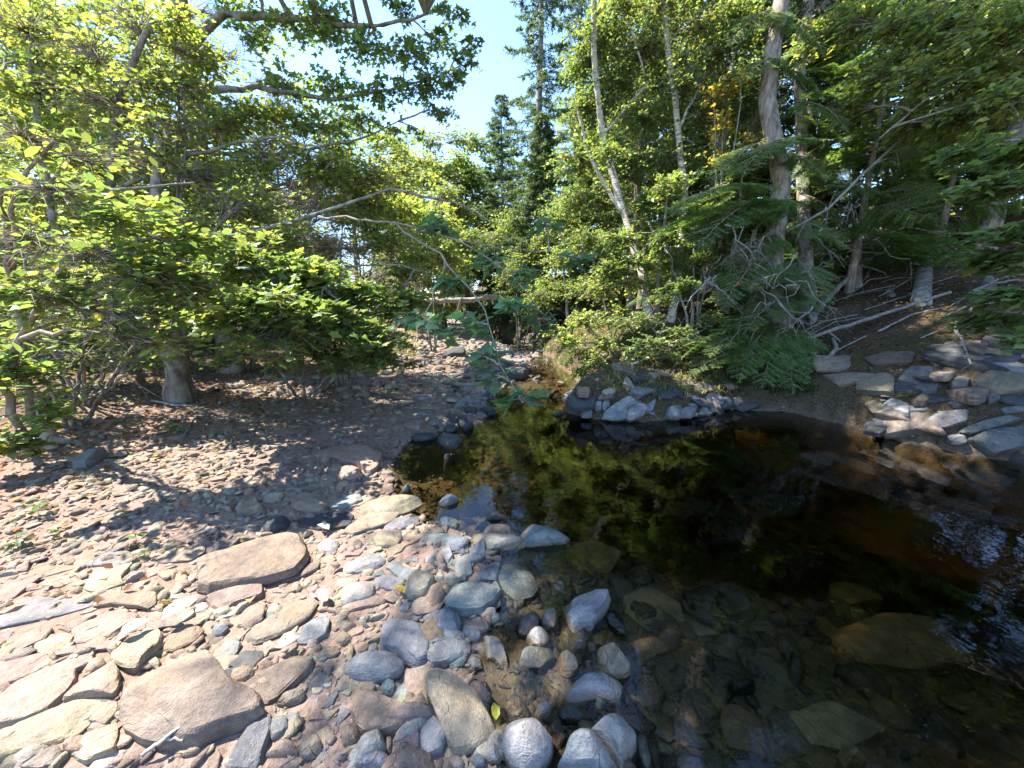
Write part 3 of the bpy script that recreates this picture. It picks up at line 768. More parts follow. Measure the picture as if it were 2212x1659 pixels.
hero("B", [(1630, 1230), (1680, 1205), (1725, 1225), (1700, 1270), (1650, 1270)], .05, "mauve", 1)
hero("B", [(1405, 1270), (1440, 1255), (1560, 1275), (1640, 1320), (1540, 1350), (1430, 1330)], .04, "wet")
hero("B", [(870, 1110), (930, 1105), (970, 1160), (920, 1180), (880, 1150)], .04, "wet")
hero("B", [(930, 1580), (940, 1520), (1000, 1500), (1045, 1560), (1030, 1620), (950, 1620)], .06, "mauve", 1)
hero("B", [(840, 1610), (880, 1570), (930, 1590), (930, 1650), (860, 1659)], .05, "blue", 1)
hero("F", [(1020, 940), (1130, 925), (1180, 1010), (1080, 1095), (1030, 1010)], .10, "dark", 0, "dark slate block at the far end of the pool")
hero("F", [(865, 1040), (900, 1015), (980, 1015), (1000, 1045), (960, 1080), (890, 1085)], .06, "dark", 1, "small dark round stone beside the dark slate block")
hero("F", [(775, 1170), (1000, 1175), (1115, 1190), (1050, 1250), (980, 1280), (920, 1290), (830, 1240)], .06, "dark", 0, "wide dark slab lying in the green reflection")
hero("F", [(840, 1370), (880, 1335), (940, 1350), (920, 1395), (860, 1400)], .04, "dark", 1)
hero("F", [(960, 800), (1090, 720), (1160, 750), (1080, 800), (990, 830)], .06, "grey")
hero("F", [(500, 930), (560, 870), (700, 855), (730, 880), (640, 920), (530, 940)], .05, "grey")
hero("F", [(385, 1020), (430, 980), (600, 970), (640, 990), (580, 1030), (430, 1030)], .06, "brown")
hero("F", [(505, 1150), (540, 1120), (740, 1115), (770, 1140), (640, 1165), (530, 1165)], .05, "dark")
hero("F", [(1085, 850), (1160, 800), (1220, 830), (1210, 870), (1110, 880)], .07, "dark")
hero("F", [(1250, 840), (1380, 810), (1430, 870), (1350, 885)], .07, "dark")
hero("F", [(1090, 580), (1140, 560), (1180, 640), (1120, 650)], .08, "grey")
hero("F", [(520, 700), (700, 680), (730, 710), (640, 740), (530, 740)], .06, "grey")
hero("F", [(690, 990), (740, 950), (780, 990), (760, 1020)], .06, "grey")
hero("F", [(840, 920), (900, 900), (1010, 920), (1000, 960), (900, 960)], .05, "dark")
hero("F", [(840, 260), (900, 210), (1050, 180), (1090, 220), (1060, 265), (900, 270)], .2, "dark", 0, "dark slab across the far stream bed beyond the sunny gravel")
hero("F", [(1400, 470), (1480, 370), (1640, 350), (1760, 430), (1700, 500), (1540, 490)], .16, "dark", 0, "dark layered ledge beside the narrow upstream channel")
hero("F", [(1380, 430), (1430, 390), (1490, 420), (1480, 450)], .14, "pink", 1)
hero("F", [(740, 750), (880, 690), (900, 710), (800, 760)], .05, "tan")
hero("G", [(665, 800), (690, 740), (800, 680), (900, 610), (990, 630), (1010, 660), (890, 720), (880, 800), (770, 820)], .2, "blue", 0, "largest blue-grey boulder at the foot of the grassy point")
hero("G", [(890, 800), (895, 710), (960, 670), (1060, 680), (1080, 720), (1030, 790), (930, 815)], .17, "grey", 0, "pale grey boulder right of the largest one at the grassy point")
hero("G", [(660, 740), (660, 640), (710, 610), (730, 700), (690, 760)], .18, "blue")
hero("G", [(570, 700), (600, 650), (650, 660), (640, 720), (590, 730)], .12, "blue")
hero("G", [(455, 780), (470, 730), (520, 705), (555, 760), (520, 790)], .1, "grey", 0, "small pale pointed stone in the water off the grassy point")
hero("G", [(335, 660), (360, 590), (500, 580), (610, 600), (570, 680), (400, 720)], .14, "dark", 0)
hero("G", [(150, 750), (220, 710), (330, 730), (300, 770), (190, 770)], .06, "dark")
hero("G", [(610, 620), (640, 580), (760, 590), (700, 640)], .12, "brown")
hero("G", [(410, 550), (440, 490), (540, 520), (520, 580), (430, 580)], .13, "tan")
hero("G", [(650, 580), (680, 530), (780, 520), (770, 570), (700, 600)], .12, "cream")
hero("G", [(850, 480), (880, 370), (930, 500), (960, 520), (900, 550)], .16, "cream", 0, "pale upright flake of stone in the grass of the point")
hero("G", [(1270, 780), (1290, 700), (1390, 680), (1420, 760), (1380, 820), (1310, 810)], .15, "grey")
hero("G", [(1400, 770), (1440, 700), (1540, 720), (1500, 770)], .12, "grey")
hero("G", [(1740, 720), (1750, 610), (1860, 600), (1915, 650), (1880, 720)], .18, "dark", 1, "dark rounded stone where the grassy point meets the shaded bank")
hero("G", [(1265, 250), (1290, 150), (1360, 110), (1400, 160), (1395, 240), (1320, 300)], .2, "brown", 0, "brown-grey boulder half way up the bank above the grassy point")
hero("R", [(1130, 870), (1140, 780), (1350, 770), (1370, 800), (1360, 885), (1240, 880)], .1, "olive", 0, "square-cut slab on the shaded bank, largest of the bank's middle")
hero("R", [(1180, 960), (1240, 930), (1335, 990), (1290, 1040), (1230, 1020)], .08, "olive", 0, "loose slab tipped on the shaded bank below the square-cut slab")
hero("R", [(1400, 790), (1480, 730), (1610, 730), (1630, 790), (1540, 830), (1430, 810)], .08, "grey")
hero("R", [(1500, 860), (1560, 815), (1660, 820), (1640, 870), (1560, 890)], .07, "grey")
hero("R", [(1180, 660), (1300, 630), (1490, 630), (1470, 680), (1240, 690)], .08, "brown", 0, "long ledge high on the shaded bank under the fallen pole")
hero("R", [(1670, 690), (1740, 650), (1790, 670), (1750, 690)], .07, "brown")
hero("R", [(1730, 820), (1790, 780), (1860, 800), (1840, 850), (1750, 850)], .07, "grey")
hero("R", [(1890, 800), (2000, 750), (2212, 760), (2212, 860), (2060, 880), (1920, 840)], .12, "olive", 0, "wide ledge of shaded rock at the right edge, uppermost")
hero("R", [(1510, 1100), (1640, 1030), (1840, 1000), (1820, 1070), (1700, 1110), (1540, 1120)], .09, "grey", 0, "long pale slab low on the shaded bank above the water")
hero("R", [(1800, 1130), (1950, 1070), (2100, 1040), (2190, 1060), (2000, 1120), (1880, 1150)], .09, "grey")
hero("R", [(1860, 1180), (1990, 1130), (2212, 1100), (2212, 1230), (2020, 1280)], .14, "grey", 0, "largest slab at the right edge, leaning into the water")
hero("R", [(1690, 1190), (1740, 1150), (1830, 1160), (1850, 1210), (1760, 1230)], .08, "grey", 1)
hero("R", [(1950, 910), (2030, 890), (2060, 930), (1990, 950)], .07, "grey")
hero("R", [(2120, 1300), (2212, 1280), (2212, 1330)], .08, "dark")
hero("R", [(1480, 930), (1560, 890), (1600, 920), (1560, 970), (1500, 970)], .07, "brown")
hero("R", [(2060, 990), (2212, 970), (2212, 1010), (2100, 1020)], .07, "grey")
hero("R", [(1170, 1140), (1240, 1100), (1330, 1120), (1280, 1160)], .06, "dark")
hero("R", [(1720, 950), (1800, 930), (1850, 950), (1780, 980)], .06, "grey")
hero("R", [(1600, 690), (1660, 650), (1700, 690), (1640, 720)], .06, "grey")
hero("D", [(470, 1330), (490, 1300), (640, 1255), (685, 1265), (620, 1330), (560, 1360), (480, 1370)], .1, "blue", 0, "blue-grey layered stone on bare soil near the birch stump")
hero("C", [(235, 1420), (280, 1230), (410, 1215), (520, 1300), (530, 1640), (270, 1640)], .08, "brown", 0, "brown slab under shallow water near the bottom edge", under=True)
hero("B", [(1400, 240), (1640, 195), (1800, 270), (1700, 420), (1480, 430)], .06, "olive", 0, "broad olive slab under water beyond the triangular slab", under=True)
hero("B", [(1830, 560), (2000, 500), (2180, 600), (2212, 700), (2000, 760), (1860, 660)], .08, "olive", 0, "dark mossy slab under water right of the faceted stone", under=True)
hero("B", [(1900, 860), (2050, 820), (2120, 900), (1930, 1000)], .08, "brown", 0, "brown sunken stone right of the egg-shaped one", under=True)
hero("C", [(20, 690), (180, 680), (240, 800), (100, 810)], .06, "brown", under=True)
hero("C", [(430, 910), (600, 880), (640, 960), (460, 990)], .06, "brown", under=True)
hero("C", [(960, 480), (1180, 450), (1290, 560), (1080, 620), (950, 580)], .12, "olive", 0, "squarish sunken boulder in the deep brown water", under=True)
hero("C", [(880, 850), (1300, 700), (1600, 720), (1850, 950), (1500, 1030), (1100, 980)], .16, "olive", 0, "very broad sunken slab in the dark lower right", under=True)
hero("C", [(640, 1330), (960, 1250), (1300, 1400), (1050, 1560), (760, 1500)], .1, "olive", 0, "sunken olive stone near the bottom right", under=True)
hero("C", [(1000, 1560), (1120, 1520), (1240, 1640), (1020, 1650)], .1, "olive", 1, under=True)
hero("C", [(0, 1290), (70, 1290), (110, 1420), (20, 1440)], .06, "tan", under=True)

# ---- loose stones: individuals sharing a few meshes, and the small gravel as one mass
def rand_poly(r, k, el=1.6):
    th = np.sort(r.uniform(0, 2 * np.pi, k) * .35 + np.arange(k) * 2 * np.pi / k * .9)
    rad = r.uniform(.75, 1.1, k)
    return np.stack([np.cos(th) * rad * el, np.sin(th) * rad], 1) / np.sqrt(el)
PROTO = []
for k in range(14):
    r = np.random.default_rng(100 + k)
    rnd = k % 5 == 0
    me = rock_mesh("loose_stone", rand_poly(r, int(r.integers(5, 9)), r.uniform(1.1, 2.0)), r.uniform(.5, .8) if rnd else r.uniform(.18, .4), rnd, 300 + k, n=22)
    me.materials.append(M_ROCK)
    PROTO.append((me, rnd))
def colour_at(x, y, r):
    """tan and pink stones on the dry bar, grey and blue ones towards the water"""
    s = -x - .25 * (y - 2.0) + .25
    w = 1 / (1 + math.exp(-(s - .55) * 4)) if y < 5 else (.8 if x < -.5 - .03 * (y - 5) else .25)
    if y > 2.7 and x < -1.0 and y < 6: return ["brown", "tan", "pink", "brown", "olive", "brown"][int(r.integers(6))]
    pal = ["tan", "pink", "cream", "tan", "brown", "pink", "olive"] if r.random() < w else ["grey", "blue", "grey", "mauve", "brown", "dark", "grey"]
    return pal[int(r.integers(len(pal)))]
FP = np.array(FOOT)
def clear_of(x, y, rad):
    return np.all((FP[:, 0] - x) ** 2 + (FP[:, 1] - y) ** 2 > (FP[:, 2] * .8 + rad * .6) ** 2)
ZONES = [  # picture polygon, count, size range (m), label, group
    ([(0, 1230), (480, 1180), (640, 1300), (620, 1650), (0, 1650)], 112, (.06, .24), None, "loose sunlit stones on the near gravel bar"),
    ([(660, 1180), (1040, 1150), (1060, 1640), (660, 1640)], 62, (.05, .13), None, "small stones among the shaded cobbles"),
    ([(250, 930), (800, 900), (820, 1080), (560, 1130), (150, 1120)], 48, (.06, .18), "flat stone lying in the dappled leaf shade of the bar", "loose stones in the dappled shade"),
    ([(830, 760), (1040, 765), (1000, 900), (860, 960), (760, 900)], 46, (.16, .42), "flat shale piece on the far end of the gravel bar", "shale pieces on the far gravel"),
    ([(1080, 1250), (1400, 1250), (1500, 1640), (1080, 1640)], 20, (.05, .11), "small stone showing through the shallow brown water", "small stones in the shallows"),
]
def scatter_zone(poly, count, rngsz, label, group, seed):
    r = np.random.default_rng(seed)
    P = np.array(poly, float); lo, hi = P.min(0), P.max(0)
    cand = r.uniform(lo, hi, (2500, 2))
    cand = cand[in_poly(cand[:, 0], cand[:, 1], P)]
    z = np.full(len(cand), .1)
    dirs = np.array([ray(*c) for c in cand])
    for _ in range(6):
        t = (z - CAMZ) / dirs[:, 2]
        z = height(dirs[:, 0] * t, dirs[:, 1] * t)
    n = 0
    for i in range(len(cand)):
        if n >= count: break
        t = (z[i] - CAMZ) / dirs[i, 2]
        g0 = np.array([dirs[i, 0] * t, dirs[i, 1] * t, z[i]])
        rad = .5 * (rngsz[0] + (rngsz[1] - rngsz[0]) * r.random() ** 1.6)
        if not clear_of(g0[0], g0[1], rad): continue
        if any((g0[0] - a) ** 2 + (g0[1] - b) ** 2 < (.8 * (rad + c)) ** 2 for a, b, c in LOOSE): continue
        me, rnd = PROTO[int(r.integers(len(PROTO)))]
        o = bpy.data.objects.new("stone", me); COL.objects.link(o)
        o.location = (g0[0], g0[1], g0[2] + rad * .02)
        o.rotation_euler = (r.normal(0, .12), r.normal(0, .12), r.uniform(0, 6.28) if rnd else r.normal(.3, .7))
        o.scale = (rad, rad, rad * r.uniform(.6, 1.1) * (1 if rad < .06 else .06 / rad))
        key = colour_at(g0[0], g0[1], r)
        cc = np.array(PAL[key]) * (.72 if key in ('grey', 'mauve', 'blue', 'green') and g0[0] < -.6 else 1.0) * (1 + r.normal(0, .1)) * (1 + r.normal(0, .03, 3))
        o.color = (*np.clip(cc, .02, .8), 1)
        if label is None:
            o["group"] = group
            SMALL.append((o, key, ("small rounded" if rnd else "small flat"), cand[i]))
        else:
            tag(o, label, "stone", group)
        LOOSE.append((g0[0], g0[1], rad)); n += 1
LOOSE = []; SMALL = []
def scatter_bank(poly, count, rngsz, label, group, seed, name, pal, flat=.5):
    r = np.random.default_rng(seed); P = np.array(poly, float); lo, hi = P.min(0), P.max(0); n = 0
    for _ in range(count * 4):
        if n >= count: break
        px, py = r.uniform(lo, hi)
        if not in_poly(np.array([px]), np.array([py]), P)[0]: continue
        q = hit(px, py, 14); rad = .5 * r.uniform(*rngsz)
        if not clear_of(q[0], q[1], rad * .3): continue
        me, rnd = PROTO[int(r.choice([1, 2, 3, 4, 6, 7, 8, 9, 11, 12]))]
        nb = unit(normal_at(q[0], q[1], .2) * .6 + np.array([0, 0, .4]) + r.normal(0, .12, 3))
        o = bpy.data.objects.new(name, me); COL.objects.link(o)
        o.rotation_mode = 'QUATERNION'
        o.rotation_quaternion = Vector(nb).to_track_quat('Z', 'Y') @ Matrix.Rotation(r.normal(.2, .5), 3, 'Z').to_quaternion()
        o.location = tuple(q); o.scale = (rad * 1.2, rad, rad * flat * r.uniform(.7, 1.2))
        o.color = (*np.clip(np.array(PAL[pal[int(r.integers(len(pal)))]]) * (1 + r.normal(0, .1)), .02, .8), 1)
        tag(o, label, "stone", group); n += 1
scatter_bank([(1800, 780), (2212, 730), (2212, 975), (2000, 950), (1880, 915)], 46, (.22, .55), "flat dark slab wedged in the ledges of the shaded right bank", "slabs wedged in the shaded right bank", 31, "ledge_stone", ["brown", "dark", "brown", "dark", "grey"], .8)
scatter_bank([(1195, 855), (1300, 835), (1560, 850), (1620, 880), (1500, 905), (1230, 897)], 34, (.12, .34), "grey stone along the water's edge at the foot of the grassy point", "stones at the foot of the grassy point", 32, "shore_stone", ["dark", "blue", "dark", "grey", "brown"], .8)
scatter_bank([(1290, 760), (1440, 740), (1570, 770), (1590, 850), (1300, 840)], 30, (.10, .30), "half-buried stone in the grass of the point", "stones half buried in the point", 34, "bank_stone", ["brown", "dark", "brown", "dark"], .8)
scatter_bank([(1000, 735), (1130, 750), (1180, 790), (1090, 815), (1010, 800)], 22, (.2, .5), "dark slaty stone in the narrow channel upstream", "dark stones in the narrow channel", 33, "channel_stone", ["dark", "grey", "blue", "dark"], .8)
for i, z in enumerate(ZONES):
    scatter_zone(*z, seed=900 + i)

def gravel():
    protos = []
    for k in range(12):
        r = np.random.default_rng(500 + k); rnd = k % 5 == 0
        protos.append(rock_geo(ccw(rand_poly(r, int(r.integers(5, 8)), r.uniform(1.1, 2.0))), r.uniform(.5, .8) if rnd else r.uniform(.16, .42), rnd, 700 + k, n=7, prof=LOWR if rnd else LOWA, rough=.8))
    g = Geo(); gb = Geo()
    for V_, _, _ in protos: V_[:, :2] *= 1.15
    r = np.random.default_rng(77)
    # positions: thick near the viewer, thinner and larger further off
    specs = [(8000, (-3.6, .35), (.55, 3.2), (.008, .045)), (7500, (-6.0, .6), (2.6, 6.5), (.010, .058)), (4200, (-4.5, 1.0), (5.5, 14.0), (.03, .15)), (5200, (-.4, 3.6), (.4, 4.6), (.012, .10)), (500, (1.0, 6.0), (3.8, 6.6), (.02, .06)), (500, (-8.5, -3.5), (1.0, 7.0), (.015, .05))]
    for cnt, xr, yr, sr in specs:
        x = r.uniform(*xr, cnt); y = r.uniform(*yr, cnt)
        rad = sr[0] + (sr[1] - sr[0]) * r.random(cnt) ** 2.6
        z = height(x, y)
        dl, dr, ins = shore(x, y)
        ok = np.where(ins, True, np.where(dl < dr, True, dr < .5))
        ok &= ~(ins & (dl > 3.4))
        ok &= ins | (dl > dr) | (r.random(cnt) > np.clip((dl - 2.2 - .15 * np.clip(y - 3, 0, 20)) / 1.6, 0, .88)) & True
        px, py, dep = topix(np.stack([x, y, z], 1))
        ok &= (px > -150) & (px < 2360) & (py < 1800)
        inside = ins
        ok &= ~(ins & (z + rad * .4 > -.004) & (r.random(cnt) > .12))
        which = r.integers(0, len(protos), cnt)
        for k, (V, F4, F3) in enumerate(protos):
            s = np.where(ok & (which == k))[0]
            if len(s) == 0: continue
            m = len(s)
            a = r.uniform(0, 6.28, m); tx, ty = r.normal(0, .18, m), r.normal(0, .18, m)
            ca, sa = np.cos(a), np.sin(a)
            VV = V[None] * rad[s][:, None, None]
            VX = VV[..., 0] * ca[:, None] - VV[..., 1] * sa[:, None]
            VY = VV[..., 0] * sa[:, None] + VV[..., 1] * ca[:, None]
            VZ = VV[..., 2] + VX * tx[:, None] + VY * ty[:, None]
            W = np.stack([VX + x[s][:, None], VY + y[s][:, None], VZ + z[s][:, None] + .02 * rad[s][:, None]], -1)
            cols = np.array([PAL[colour_at(x[q], y[q], r)] for q in s]) * (1 + r.normal(0, .14, (m, 1))) * (1 + r.normal(0, .04, (m, 3)))
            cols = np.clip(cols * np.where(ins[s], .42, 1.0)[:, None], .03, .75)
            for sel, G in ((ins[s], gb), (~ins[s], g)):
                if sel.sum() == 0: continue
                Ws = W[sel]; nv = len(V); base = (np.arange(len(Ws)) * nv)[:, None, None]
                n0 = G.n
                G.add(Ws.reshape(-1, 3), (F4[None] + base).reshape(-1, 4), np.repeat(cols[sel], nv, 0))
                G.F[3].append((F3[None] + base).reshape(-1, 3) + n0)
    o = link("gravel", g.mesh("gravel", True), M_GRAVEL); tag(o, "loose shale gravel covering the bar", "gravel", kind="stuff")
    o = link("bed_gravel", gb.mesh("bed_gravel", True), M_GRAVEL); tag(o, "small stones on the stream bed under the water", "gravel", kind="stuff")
gravel()

def label_rocks():
    named = [q for q in ROCKS if q[5]]
    todo = [(q[0], q[1], q[2], q[3], "rock") for q in ROCKS if not q[5]] + [(*q, "stone") for q in SMALL]
    used = {}
    for o, colour, shape, c, cat in todo:
        best = sorted(named, key=lambda t: np.hypot(*(t[3] - c)))[0]
        d = c - best[3]
        rel = ("right of" if d[0] > 0 else "left of") if abs(d[0]) > abs(d[1]) else ("in front of" if d[1] > 0 else "behind")
        ref = best[5].split(",")[0]
        for cut in (" lying", " tucked", " with", " beside", " at the", " in the", " among", " pointing", " near", " by the", " jutting", " of the", " standing", " rising", " cut by", " leaning", " running", " sliding", " touching", " half", " just", " on the", " on bare", " left of", " right of", " where", " across", " high", " low", " under", " in front", " broken", " tipped", " against"):
            ref = ref.split(cut)[0]
        used.setdefault(f"{WORD[colour]} {shape} stone {rel} the {ref}", []).append((np.hypot(*d), o, cat))
    order = ["", "second", "third", "fourth", "fifth", "sixth", "seventh", "eighth", "ninth"]
    for base, lst in used.items():
        lst.sort(key=lambda t: t[0])
        for i, (_, o, cat) in enumerate(lst):
            lab = base if len(lst) == 1 else base + (", closest to it" if i == 0 else ", " + order[min(i, 8)] + " from it")
            tag(o, lab, cat)
label_rocks()

# ------------------------------------------------------------------ trees and plants
SUNNY = [np.array([gp(*p, .1) for p in poly]) for poly in (
    [(0, 1190), (300, 1140), (500, 1090), (600, 1130), (650, 1280), (610, 1380), (700, 1500), (800, 1655), (0, 1655)],
    [(830, 770), (1030, 758), (1010, 800), (960, 850), (900, 880), (790, 870)],
    [(0, 985), (120, 975), (330, 930), (420, 960), (150, 1030), (0, 1040)],
    [(250, 905), (800, 880), (840, 1080), (600, 1120), (150, 1120)])]
SUNNY[0] = np.concatenate([SUNNY[0], [[-3.5, -1.0]]])
KEEP = (.05, .04, .3, .5)
def sun_filter(P, r):
    """gaps in the canopy: leaves whose shadow would fall on the ground that lies in full sun are mostly left out"""
    k = (P[:, 2] - .15) / SUN[2]
    gx, gy = P[:, 0] - SUN[0] * k, P[:, 1] - SUN[1] * k
    keep = np.ones(len(P), bool)
    for poly, pr in zip(SUNNY, KEEP):
        keep &= ~(in_poly(gx, gy, poly) & (r.random(len(P)) > pr))
    for (x0, x1, y0, y1), lev, pr in OPEN:
        k = (P[:, 2] - lev) / SUN[2]
        gx, gy = P[:, 0] - SUN[0] * k, P[:, 1] - SUN[1] * k
        keep &= ~((P[:, 2] > lev + .9) & (gx > x0) & (gx < x1) & (gy > y0) & (gy < y1) & (r.random(len(P)) > pr))
    return keep
OPEN = [((-4.3, -1.0, 2.6, 5.2), 1.5, .38), ((2.2, 5.4, 5.5, 7.6), 3.0, .5), ((-4.5, -2.0, 2.0, 4.0), 1.2, .5)]   # lighter canopy above the shrubs and the firs

def curve(a, b, n, sag, r, wob=.06):
    t = np.linspace(0, 1, n)[:, None]
    P = a + (b - a) * t
    ln = np.linalg.norm(b - a)
    P[:, 2] += (np.sin(t[:, 0] * np.pi)) * sag * ln
    if n > 2: P[1:-1] += r.normal(0, wob * ln / n, (n - 2, 3))
    return P
def jitter_stem(pts, n, r, wob=.02):
    pts = np.asarray(pts, float)
    s = np.concatenate([[0], np.cumsum(np.linalg.norm(np.diff(pts, axis=0), axis=1))])
    t = np.linspace(0, s[-1], n)
    P = np.stack([np.interp(t, s, pts[:, k]) for k in range(3)], 1)
    P[1:-1] += r.normal(0, wob, (n - 2, 3))
    return P
GREEN = {"lime": (.18, .24, .072), "leaf": (.132, .197, .066), "deep": (.086, .142, .055), "dark": (.030, .070, .020), "blue": (.115, .215, .115), "gold": (.27, .25, .045), "dry": (.26, .23, .09), "fir": (.11, .185, .055), "spruce": (.075, .115, .058)}
def leaf_colours(n, key, r, var=.28, yellow=.12):
    c = np.array(GREEN[key])[None] * np.exp(r.normal(0, var, (n, 1)))
    y = r.random(n) < yellow
    c[y] = c[y] * np.array([1.7, 1.25, .9])
    return np.clip(c * (1 + r.normal(0, .06, (n, 3))), .008, .55)

def blob_foliage(gb, gl, stems, blobs, leaf, r, near=None):
    """limbs run from the stems into clumps, twigs fan out in each clump and carry the leaves"""
    allst = np.concatenate([s for s in stems])
    tm, size, key = leaf["t"], leaf["s"], leaf["c"]
    per = leaf.get("per", 8); up = leaf.get("up", 1.2); droop = leaf.get("droop", .15); yel = leaf.get("y", .12)
    for c, rad, ntw in blobs:
        c = np.asarray(c, float); rad = np.broadcast_to(np.asarray(rad, float), (3,))
        d = np.linalg.norm(allst - c, axis=1) + np.maximum(allst[:, 2] - c[2], 0) * 1.5
        k = int(np.argmin(d)); a = allst[k]
        ln = np.linalg.norm(c - a)
        limb = curve(a, c, 7, .06, r, .12)
        rr = np.linspace(min(.035, .008 + .010 * ln), .005, 7)
        tube(gb, limb, rr, 5)
        ntw = int(ntw * leaf.get("k", 2.7))
        q = r.normal(size=(ntw, 3)); q = unit(q) * (r.random((ntw, 1)) ** .45)
        end = c + q * rad
        st = limb[r.integers(3, 7, ntw)] * .55 + (c + q * rad * .35) * .45
        t = np.linspace(0, 1, 5)[None, :, None]
        P = st[:, None] + (end - st)[:, None] * t
        lens = np.linalg.norm(end - st, axis=1)
        P[:, :, 2] += np.sin(t[..., 0] * np.pi * .9) * .10 * lens[:, None] - (t[..., 0] ** 2) * droop * lens[:, None]
        P[:, 1:4] += r.normal(0, .03, (ntw, 3, 3)) * lens[:, None, None]
        # twig joins the limb
        P[:, 0] = limb[r.integers(3, 7, ntw)]
        R = np.linspace(.0045, .0016, 5)[None] * np.ones((ntw, 1)) * leaf.get("tw", 1.0)
        tubes_batch(gb, P[:, ::2], R[:, ::2], 3)
        # leaves alternate along the outer twig
        m = per
        tt = np.linspace(.28, 1.0, m)[None] + r.normal(0, .03, (ntw, m)); tt = np.clip(tt, .05, 1)
        ii = np.clip((tt * 4).astype(int), 0, 3); f = tt * 4 - ii
        rows = np.arange(ntw)[:, None]
        pos = P[rows, ii] * (1 - f[..., None]) + P[rows, ii + 1] * f[..., None]
        td = unit(P[rows, ii + 1] - P[rows, ii])
        side = unit(np.cross(td, [0, 0, 1.0])) * np.where(np.arange(m) % 2 == 0, 1, -1)[None, :, None]
        dd = td * .6 + side * r.uniform(.4, 1.2, (ntw, m, 1)) + r.normal(0, .25, (ntw, m, 3)); dd[..., 2] -= droop
        nn = r.normal(0, .5, (ntw, m, 3)) + SUN * leaf.get("sunny", .7); nn[..., 2] += up * .6
        pos = pos + unit(dd) * size * .12
        pos, dd, nn = pos.reshape(-1, 3), dd.reshape(-1, 3), nn.reshape(-1, 3)
        keep = r.random(len(pos)) < .92
        if leaf.get("sun", True): keep &= sun_filter(pos, r)
        pos, dd, nn = pos[keep], dd[keep], nn[keep]
        sz = size * r.uniform(.42, 1.25, len(pos))
        bc = leaf_colours(len(pos), key, r, .24, yel) * math.exp(r.normal(0, .10))
        if near is not None:
            near.append((pos, dd, nn, sz, bc))
        else:
            add_leaves(gl, tm, pos, dd, nn, sz, bc)

def plant(name, label, cat, base, stems, blobs, leaf, bark=None, group=None, seed=1, trunk_name="trunk", crown_name="crown", singles=0, extra=None):
    """stems: [(points, r0, r1)], blobs: [(centre, radius, twigs)]"""
    r = np.random.default_rng(seed)
    root = empty(name, base); tag(root, label, cat, group)
    b = np.asarray(base, float)
    gt, gb, gl = Geo(), Geo(), Geo()
    sp = []
    for pts, r0, r1 in stems:
        P = jitter_stem(pts, max(6, int(len(pts) * 4)), r, .012)
        rr = np.linspace(r0, r1, len(P))
        if r0 > .05: P = np.concatenate([P[:1] - [0, 0, .3], P]); rr = np.concatenate([[r0 * 1.35], rr]); rr[1] *= 1.2; rr[2] *= 1.06
        rr = rr * (1 + r.normal(0, .04, len(P)))
        tube(gt, P - b, rr, 10 if r0 > .04 else 6)
        sp.append(P)
    near = [] if singles else None
    blob_foliage(gb, gl, sp, blobs, leaf, r, near)
    gb.V = [v - b for v in gb.V]
    bark = bark or M_BARK
    link(trunk_name, gt.mesh(trunk_name, True), bark, root)
    link("branches", gb.mesh("branches", True), M_TWIG, root)["kind"] = "stuff"
    if singles:
        pos, dd, nn, sz, bc = [np.concatenate(q) for q in zip(*near)]
        px, py, dep = topix(pos)
        vis = np.where((px > 20) & (px < 2190) & (py > 10) & (py < 1640))[0]
        order = vis[np.argsort(dep[vis])]
        pick = order[:singles]
        rest = np.setdiff1d(np.arange(len(pos)), pick)
        add_leaves(gl, leaf["t"], pos[rest], dd[rest], nn[rest], sz[rest], bc[rest])
        one = Geo(); one.add(*TEMPL[leaf["t"]]); lm = one.mesh("leaf", True); lm.materials.append(M_LEAFOBJ)
        RR = leaf_frames(dd[pick], nn[pick])
        for i, kx in enumerate(pick):
            o = bpy.data.objects.new("leaf", lm); COL.objects.link(o)
            M = Matrix([[RR[i][a][c] * sz[kx] for c in range(3)] + [pos[kx][a] - b[a]] for a in range(3)] + [[0, 0, 0, 1]])
            o.parent = root; o.matrix_local = M
            o.color = (*bc[kx], 1)
    gl.V = [v - b for v in gl.V]
    if gl.V:
        o = link(crown_name, gl.mesh(crown_name), leaf.get("m", M_LEAF), root)
        o["kind"] = "stuff"
    return root
def B(px, py, dep, rad, ntw): return (at(px, py, dep), rad, ntw)
def foot(px, py):
    return hit(px, py)
def S(*pts): return [at(*p) for p in pts]

